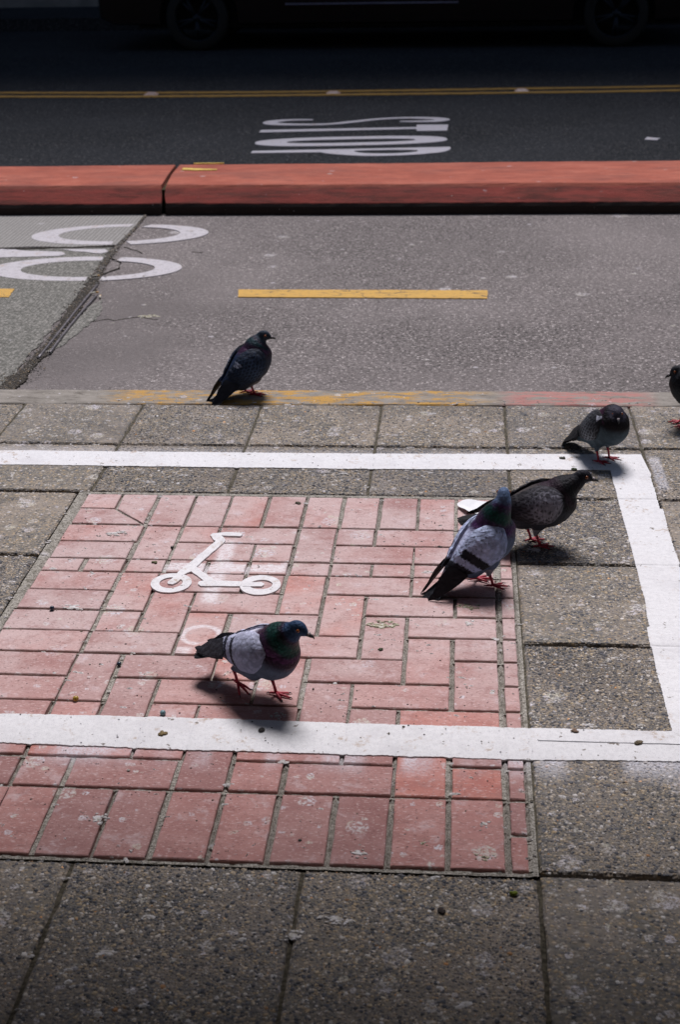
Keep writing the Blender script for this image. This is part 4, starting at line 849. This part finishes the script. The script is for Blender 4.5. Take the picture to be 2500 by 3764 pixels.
# ================================================================ litter
def thing(name,label,cat,loc,mb,mat,smooth=True,colors=False,**kw):
    o=mb.build(name,mat,None,smooth,colors,label=label,category=cat,**kw); o.location=loc; return o
M_filter=plain("cigarette_filter",(.60,.36,.14),.8); M_cig=plain("cigarette_paper",(.66,.62,.52),.8)
def butt(loc,rz,label,l=.028,bend=.003):
    r=empty("cigarette_butt",loc,rz,label=label,category="cigarette butt",group="cigarette butts in the road joint")
    mb=MB(); mb.tube([(-l/2,0,.004),(0,bend,.0045),(l*.2,bend,.0045)],[.0038,.0037,.0039],10); mb.build("paper_tube",M_cig,r,True)
    mb=MB(); mb.tube([(l*.2,bend,.0045),(l*.5,bend*.6,.004)],[.0040,.0040],10); mb.build("filter",M_filter,r,True)
butt((-1.594,6.034,RZ+.006),D2R(35),"pale cigarette butt lying across the dirty joint beside the steel bars",.045)
butt((-1.553,5.985,RZ+.003),D2R(100),"short orange cigarette butt just right of the pale one",.040)
butt((-1.655,6.33,RZ+.006),D2R(5),"orange cigarette butt under the lower painted wheel ring",.032)
def berry(loc,r,col,label,rough=.35):
    mb=MB(); mb.ball((0,0,r*.9),r,14,10,None,(1,1.05,.92)); mb.tube([(0,0,r*1.7),(.0008,0,r*2.0)],[.0006,.0003],5); thing("berry",label,"berry",loc,mb,plain("berry_skin",col,rough,var=.35,scale=300),group="small berries on the bricks")
berry((-.7643,2.4700,-.001),.0062,(.42,.27,.035),"mustard yellow berry in the joint above the long white line")
berry((-.5759,2.4250,-.001),.0060,(.16,.27,.30),"pale blue berry touching the far edge of the long white line")
berry((-.9181,2.8600,0),.0056,(.02,.028,.05),"dark blue berry near the left end of the bricks",.2)
berry((-.7085,2.620,-.003),.0050,(.025,.045,.07),"dark blue berry sunk in the mortar left of the walking pigeon",.25)
berry((-.7050,3.205,-.003),.0042,(.02,.02,.018),"black berry in the mortar above the scooter wheel",.4)
def crumb(name,loc,r,col,label,seed,cat,flat=.5,n=11):
    R=random.Random(seed); mb=MB()
    for i in range(n): mb.ball((R.uniform(-r,r)*.55,R.uniform(-r,r)*.4,r*flat*R.uniform(.2,.6)),r*R.uniform(.25,.65),7,5,tuple(x*R.uniform(.5,1.5) for x in col),(R.uniform(.6,1.4),R.uniform(.6,1.4),flat))
    thing(name,label,cat,loc,mb,plain(name+"_stuff",col,.85,var=.4,scale=400))
crumb("plant_crumb",(-.7319,3.1169,0),.007,(.10,.095,.04),"olive green plant crumb on the brick left of the scooter",1,"plant crumb")
crumb("moss_clump",(.1035,1.9046,.001),.006,(.16,.20,.01),"bright yellow green moss clump on concrete below the bricks",2,"moss",.9)
crumb("bark_chip",(-.0118,1.8573,.001),.008,(.035,.022,.018),"dark brown bark chip on the concrete below the bricks",3,"bark chip",.35)
crumb("moss_clump",(.0590,2.672,0)if False else (-.1165-.04,2.7105,0),.006,(.05,.07,.03),"dark green moss clump on the brick right of the stained brick",4,"moss",.6)
crumb("bark_chip",(-.4205,3.4950,0),.009,(.06,.05,.03),"brown bark chip on a top row brick above the scooter handlebar",5,"bark chip",.4)
crumb("bark_chip",(.3280,3.7620,.0),.009,(.03,.045,.015),"dark green chip at the near edge of the upper white line by the corner",6,"bark chip",.6)
crumb("bark_chip",(-.3705,2.372,.003),.0085,(.035,.03,.028),"dark oval chip stuck on the long white line below the walking pigeon",7,"bark chip",.3)
crumb("plant_crumb",(-.5615,2.352,.003),.010,(.17,.12,.05),"mustard brown crumb stuck on the long white line",8,"plant crumb",.3)
crumb("plant_crumb",(.2355,2.402,.003),.008,(.20,.13,.09),"tan crumb near the corner end of the long white line",9,"plant crumb",.4)
crumb("plant_crumb",(.355,2.368,.003),.009,(.13,.10,.06),"brown crumb on the crease of the long white line",10,"plant crumb",.4)
crumb("plant_crumb",(.300,3.842,.003),.010,(.05,.05,.035),"dark crumb on the upper white line left of the corner pigeon",11,"plant crumb",.3)
crumb("pebble_crumb",(-.4985,2.872,.0)if False else(-.036,3.236,.0),.006,(.05,.04,.035),"dark crumb beside the tail of the blue grey pigeon",12,"crumb",.5)
# white scrap of paper under the speckled pigeon's tail
pts=[(0.004,3.486),(.012,3.500),(.030,3.512),(.055,3.517),(.085,3.514),(.108,3.500),(.113,3.470),(.100,3.440),(.070,3.428),(.036,3.432),(.022,3.452)]
o=smooth_line(pts,4,True); mb=MB(); cx_,cy_=.06,3.47; K=6; vs=[]
for r in range(K+1):
    for p in o: f=r/K; x=cx_+(p[0]-cx_)*f; y=cy_+(p[1]-cy_)*f; vs.append((x,y,.004+.006*f*f*(1+math.sin(x*60))*.6+.002*math.sin(y*90)))
n_=len(o); fs=[(r*n_+i,r*n_+(i+1)%n_,(r+1)*n_+(i+1)%n_,(r+1)*n_+i) for r in range(K) for i in range(n_)]; m0=len(vs)
mb.add(vs+[(x,y,z-.0006) for x,y,z in vs],fs+[tuple(i+m0 for i in f[::-1]) for f in fs])
mb.build("paper_scrap",plain("white_paper",(.82,.82,.84),.6,var=.04),None,True,label="white curled paper scrap on the bricks under the speckled pigeon's tail",category="paper scrap")
# loose grit scattered over bricks, line and slabs
mb=MB()
for i in range(1500):
    x=random.uniform(-1.1,.6); y=random.uniform(1.95,4.4); z=.0 if not(2.30<y<2.41 or 3.75<y<3.86) else .003
    c=random.choice([(.02,.018,.015),(.03,.025,.02),(.06,.05,.035),(.10,.08,.05),(.30,.27,.24)]); r=random.uniform(.0006,.0016)*(1 if random.random()<.95 else 1.8)
    mb.ball((x,y,z+r*.3),r,5,3,c,(random.uniform(.7,1.8),random.uniform(.7,1.4),.6))
mb.build("loose_grit",M_peb,side,colors=True,kind='stuff')
# thick bird droppings: each splash a low uneven blob of its own
M_drop=NT("bird_dropping"); _f=M_drop.noise(160,detail=4,rough=.7); M_drop=M_drop.out(M_drop.ramp(_f,[(.35,(.42,.38,.30)),(.5,(.62,.59,.58)),(.7,(.72,.70,.72))]),.75,M_drop.bump(_f,.6,.001))
M_drop2=NT("old_dropping"); _f=M_drop2.noise(130,detail=4,rough=.75); M_drop2=M_drop2.out(M_drop2.ramp(_f,[(.38,(.06,.05,.03)),(.5,(.42,.38,.24)),(.62,(.66,.63,.60))]),.75,M_drop2.bump(_f,.6,.001))
DRG="bird droppings on the paving"
def dropping(x,y,r,label,mat=M_drop,stretch=1.0,rot=0,z=.0,seed=0,n=6):
    R=random.Random(seed); mb=MB()
    n=n*3
    for i in range(n):
        rr=r*(.5 if i==0 else R.uniform(.06,.36)); d=0 if i==0 else R.uniform(.15,1.35)*r; a=R.uniform(0,6.28); bx,by=d*math.cos(a)*stretch,d*math.sin(a)
        k=22; ph=[R.uniform(0,6.28) for _ in range(4)]; vs=[(bx,by,z+.0011)]; 
        for q in (.6,1.0):
            for j in range(k):
                th=2*math.pi*j/k; w=1+.14*math.sin(2*th+ph[0])+.10*math.sin(5*th+ph[1])+.07*math.sin(9*th+ph[2]); vs.append((bx+rr*q*w*math.cos(th)*stretch,by+rr*q*w*math.sin(th),z+(.0009 if q<1 else -.001)))
        fs=[(0,1+j,1+(j+1)%k) for j in range(k)]+[(1+j,1+k+j,1+k+(j+1)%k,1+(j+1)%k) for j in range(k)]
        mb.add(vs,fs)
    o=mb.build("bird_dropping",mat,None,False,False,label=label,category="bird dropping",group=DRG); o.location=(x,y,.0006); o.rotation_euler=(0,0,rot)
dropping(-.8695,3.286,.013,"white splash on the brick in the upper left corner of the brick field",stretch=1.7,seed=1)
dropping(-.875,2.873,.012,"white smear across a joint near the left end of the bricks",stretch=1.9,seed=2)
dropping(-.155,2.822,.016,"large white and yellow splash on a brick right of the walking pigeon",M_drop2,stretch=1.7,seed=3,n=10)
dropping(.0315,2.918,.013,"white splash with yellow centre in the shadow of the blue grey pigeon",M_drop2,stretch=1.5,seed=4,n=9)
dropping(.035,2.838,.010,"white splash below the blue grey pigeon's shadow",stretch=1.5,rot=.2,seed=5)
dropping(.196,3.235,.016,"lumpy pale splash on concrete beside the foot of the speckled pigeon",stretch=1.2,seed=6,n=10)
dropping(-.347,2.432,.010,"ring shaped pale splash on the brick below the walking pigeon",stretch=1.2,seed=7)
dropping(-.048,2.034,.007,"pale oval splash on the front row brick near the broken edge",M_drop2,stretch=1.4,seed=8,n=4)
dropping(.058,2.002,.010,"cream oval splash near the bottom of the last full front row brick",M_drop2,stretch=1.4,seed=9,n=5)
dropping(.060,2.095,.008,"bright white splash halfway up the last full front row brick",stretch=1.5,seed=10,n=4)
dropping(-.1565,2.0,.009,"long white splash on the front row brick left of the broken edge",stretch=2.2,rot=-.15,seed=11,n=5)
dropping(-.5455,1.985,.006,"small round white splash at the bottom of a front row brick",seed=12,n=2)
dropping(-.625,2.075,.014,"faint lilac splash on a front row brick",stretch=1.2,seed=13,n=8)
dropping(-.2445,1.785,.014,"white splash on concrete below the bricks near the joint",stretch=1.3,seed=14,n=9,z=.001)
dropping(-.455,1.845,.008,"small white double splash on the concrete left of the larger one",seed=15,n=4,z=.001)
dropping(-.1795,1.83,.014,"frothy white and blue grey splash on concrete beside the joint",stretch=1.5,seed=16,n=9,z=.001)
dropping(-1.285,5.70,.020,"pale green weathered splash on the asphalt of the bike lane",M_drop2,stretch=1.6,seed=17,n=8,z=RZ+.0005)
dropping(-.715,4.235,.010,"white splash on concrete left below the kerb pigeon",stretch=1.6,seed=18,n=3,z=.001)
dropping(-.600,4.245,.009,"white splash on concrete right below the kerb pigeon",stretch=1.8,seed=19,n=3,z=.001)

# countless small splashes and specks
mb=MB()
for i in range(1700):
    y=1.55+2.85*random.random()**.9; x=random.uniform(-1.45,.65)
    if 2.295<y<2.415 or 3.74<y<3.87: continue
    z=.0012 if (y>3.56 or y<1.96 or x>.15 or x<-1.02) else .0004
    r=random.choice([.0012,.0016,.0022,.003,.0045])*(1.35 if y<1.95 else 1); st=random.uniform(1,2.4); k=8; a0=random.uniform(-.5,.5); ph=random.uniform(0,6)
    for q in range(random.choice([1,1,2,3])):
        bx,by=random.gauss(0,r*1.6) if q else 0,random.gauss(0,r) if q else 0; rr=r*random.uniform(.4,1); vs=[(x+bx,y+by,z+.0012)]
        for j in range(k):
            th=2*math.pi*j/k; w=rr*(1+.3*math.sin(2*th+ph)+random.uniform(-.15,.15)); vs.append((x+bx+w*st*math.cos(th),y+by+w*math.sin(th),z-.001))
        mb.add(vs,[(0,1+j,1+(j+1)%k) for j in range(k)])
mb.build("dropping_specks",M_drop,side,kind='stuff')

# ================================================================ long dark van across the road
M_vp=plain("black_car_paint",(.005,.005,.006),.3,0,.1,5,.25); M_vp.node_tree.nodes["Principled BSDF"].inputs['Coat Weight'].default_value=.0
M_tyre=plain("tyre_rubber",(.009,.009,.009),.85); M_rim=plain("alloy_rim",(.010,.016,.026),.5,.5); M_glassd=plain("tinted_glass",(.01,.012,.015),.08); M_trim=plain("chrome_trim",(.22,.30,.50),.28,.8); M_lamp=plain("red_lamp_glass",(.25,.01,.01),.2)
van=empty("parked_van",(-.63,15.98,RZ),D2R(-.4),label="long black van with spoked wheels and a thin metal trim line across the road",category="van")
side_prof=[(-3.3,.34),(-3.32,.75),(-3.28,1.15),(-2.55,1.32),(-1.75,2.10),(-1.2,2.22),(2.9,2.20),(3.15,2.05),(3.25,1.2),(3.27,.40),(3.1,.27),(-3.15,.25)]
def extr(pts,y0,y1,ins=.10,zc=1.0):
    n=len(pts); mb=MB(); vs=[]
    for (y,s) in ((y0,0),(y0+.10,0),(y1-.10,0),(y1,0)):
        f=0.0 if y in(y0+.10,y1-.10) else 1.0
        for x,z in pts: vs.append((x*(1-.012*f),y,z-(.03*f if z>1 else -.02*f)))
    fs=[(i*n+j,i*n+(j+1)%n,(i+1)*n+(j+1)%n,(i+1)*n+j) for i in range(3) for j in range(n)]+[tuple(range(n))[::-1],tuple(3*n+j for j in range(n))]
    mb.add(vs,fs); return mb
WX=(-2.225,2.225)
# body side with wheel arches cut into the sill line
sp=[p for p in side_prof[:10]]
low=[(3.1,.27)]
for cxw in (WX[1],WX[0]):
    low+=[(cxw+.43,.26)]+[(cxw+.43*math.cos(a),.33+.43*math.sin(a)) for a in np.linspace(0.05,math.pi-.05,12)]+[(cxw-.43,.26)]
low+=[(-3.15,.27)]
extr(sp+low,0.05,1.95).build("body",M_vp,van)
mb=MB(); mb.box(-2.9,2.9,.25,1.75,.22,.62); mb.build("floor",M_tyre,van)
for cxw in WX:
    for y,sg in ((.12,-1),(1.88,1)):
        mb=MB(); rr=[(.24,-.105),(.31,-.11),(.335,-.085),(.335,.085),(.31,.11),(.24,.105)]; n=28; vs=[]
        for r,dy in rr:
            for j in range(n): th=2*math.pi*j/n; vs.append((cxw+r*math.cos(th),y+dy+.04,.335+r*math.sin(th)))
        mb.add(vs,[(i*n+j,i*n+(j+1)%n,(i+1)*n+(j+1)%n,(i+1)*n+j) for i in range(len(rr)-1) for j in range(n)]); wh=empty("wheel",(0,0,0),0,van); mb.build("tyre",M_tyre,wh,True)
        mb=MB(); yo=y+.04+sg*.085
        for k in range(5):
            th=2*math.pi*k/5-math.pi/2
            for dth in (-.13,.13):
                mb.tube([(cxw+.035*math.cos(th),yo,.335+.035*math.sin(th)),(cxw+.235*math.cos(th+dth),yo-sg*.012,.335+.235*math.sin(th+dth))],[.018,.014],6)
        mb.tube([(cxw,yo-.02*sg,.335),(cxw,yo+.012*sg,.335)],[.05,.045],12); 
        L_=[(cxw+.238*math.cos(t),yo,.335+.238*math.sin(t)) for t in np.linspace(0,2*math.pi,33)]; mb.tube(L_,.010,6)
        mb.build("rim",M_rim,wh,True)
mb=MB(); mb.box(-1.26,.575,.022,.046,.462,.478); mb.build("sill_trim",M_trim,van)
for x0,x1 in ((-1.5,-.6),(-.5,.7),(.8,1.9),(2.0,2.9)):
    mb=MB(); mb.box(x0,x1,.035,.052,1.32,1.98); mb.build("side_window",M_glassd,van)
for x in (-.55,.75,1.95):
    mb=MB(); mb.box(x-.006,x+.006,.040,.0545,.40,1.95); mb.build("door_seam",M_tyre,van)
mb=MB(); mb.box(3.22,3.30,.12,.30,.85,1.15); mb.build("tail_lamp",M_lamp,van)
mb=MB(); mb.box(-3.36,-3.28,.15,.55,.72,.92); mb.build("headlight",M_glassd,van)
for x in (-.35,1.0):
    mb=MB(); mb.box(x,x+.16,.015,.045,1.12,1.15); mb.build("door_handle",M_tyre,van)

# ================================================================ houses on both sides of the street (outside the frame, they shade it)
M_fac=plain("painted_stucco",(.20,.19,.18),.9,var=.2,scale=3); M_fac2=plain("dark_brick_front",(.10,.07,.06),.9,var=.3,scale=20); M_fr=plain("window_frame_paint",(.3,.3,.3),.6); M_gl=plain("window_glass",(.03,.035,.04),.08)
def building(x0,x1,yf,depth,H,sgn,mat,label,nst,nb):
    """front at yf; sgn=+1 front faces -Y, -1 front faces +Y"""
    b=empty("building",((x0+x1)/2,yf,0),0,label=label,category="building"); w=(x1-x0)/2
    def bx(name,xa,xb,ya,yb_,z0,z1,m,par=b):
        mb=MB(); a,c=sorted((ya*sgn,yb_*sgn)); mb.box(xa,xb,a,c,z0,z1); return mb.build(name,m,par)
    sh=H/nst; bw=2*w/nb
    for s in range(nst):
        z0=s*sh; bx("wall",-w,w,.0,.3,z0-.3 if s==0 else z0,z0+sh*.28,mat); bx("wall",-w,w,.0,.3,z0+sh*.82,z0+sh,mat)
        for k in range(nb+1):
            xc=-w+k*bw; bx("wall",max(-w,xc-bw*.28),min(w,xc+bw*.28),.0,.3,z0+sh*.28,z0+sh*.82,mat)
        for k in range(nb):
            xa=-w+k*bw+bw*.28; xb=xa+bw*.44; f=bx("window",xa,xb,.12,.16,z0+sh*.28,z0+sh*.82,M_gl); bx("frame",(xa+xb)/2-.03,(xa+xb)/2+.03,.08,.118,z0+sh*.28,z0+sh*.82,M_fr,f); bx("sill",xa-.05,xb+.05,-.06,-.002,z0+sh*.26,z0+sh*.29,M_fr,f)
    bx("rear_block",-w,w,.305,depth,-.3,H-.05,mat); bx("roof_cornice",-w-.1,w+.1,-.25,depth,H+.002,H+.35,M_fr)
    return b
building(-24,-2.2,20.4,10,15.9,1,M_fac,"tall stucco house across the street on the left, behind the black van",4,7)
building(-2.15,24,20.4,10,15.9,1,M_fac2,"tall dark house across the street on the right, behind the black van",4,8)
building(-14,14,-1.56,8,13,-1,M_fac2,"dark shop house behind the camera at the back of the sidewalk",4,9)

# added flat canopy on posts, out of frame, placed to shade the near pavement
can=empty("added_shade_canopy",(0,0,0),0,label="added flat canopy on slim posts above the camera, shading the near pavement",category="canopy")
mb=MB(); mb.box(-6,6,-1.5,3.35,2.45,2.58); mb.build("shade_canopy_roof",M_fac2,can)
mb=MB(); mb.box(-6.02,6.02,3.353,3.39,2.40,2.60); mb.build("shade_canopy_edge",M_fr,can)
for x in (-5.6,5.6):
    mb=MB(); mb.tube([(x,3.3,0),(x,3.3,2.45)],.05,12); mb.build("post",M_fr,can,True)
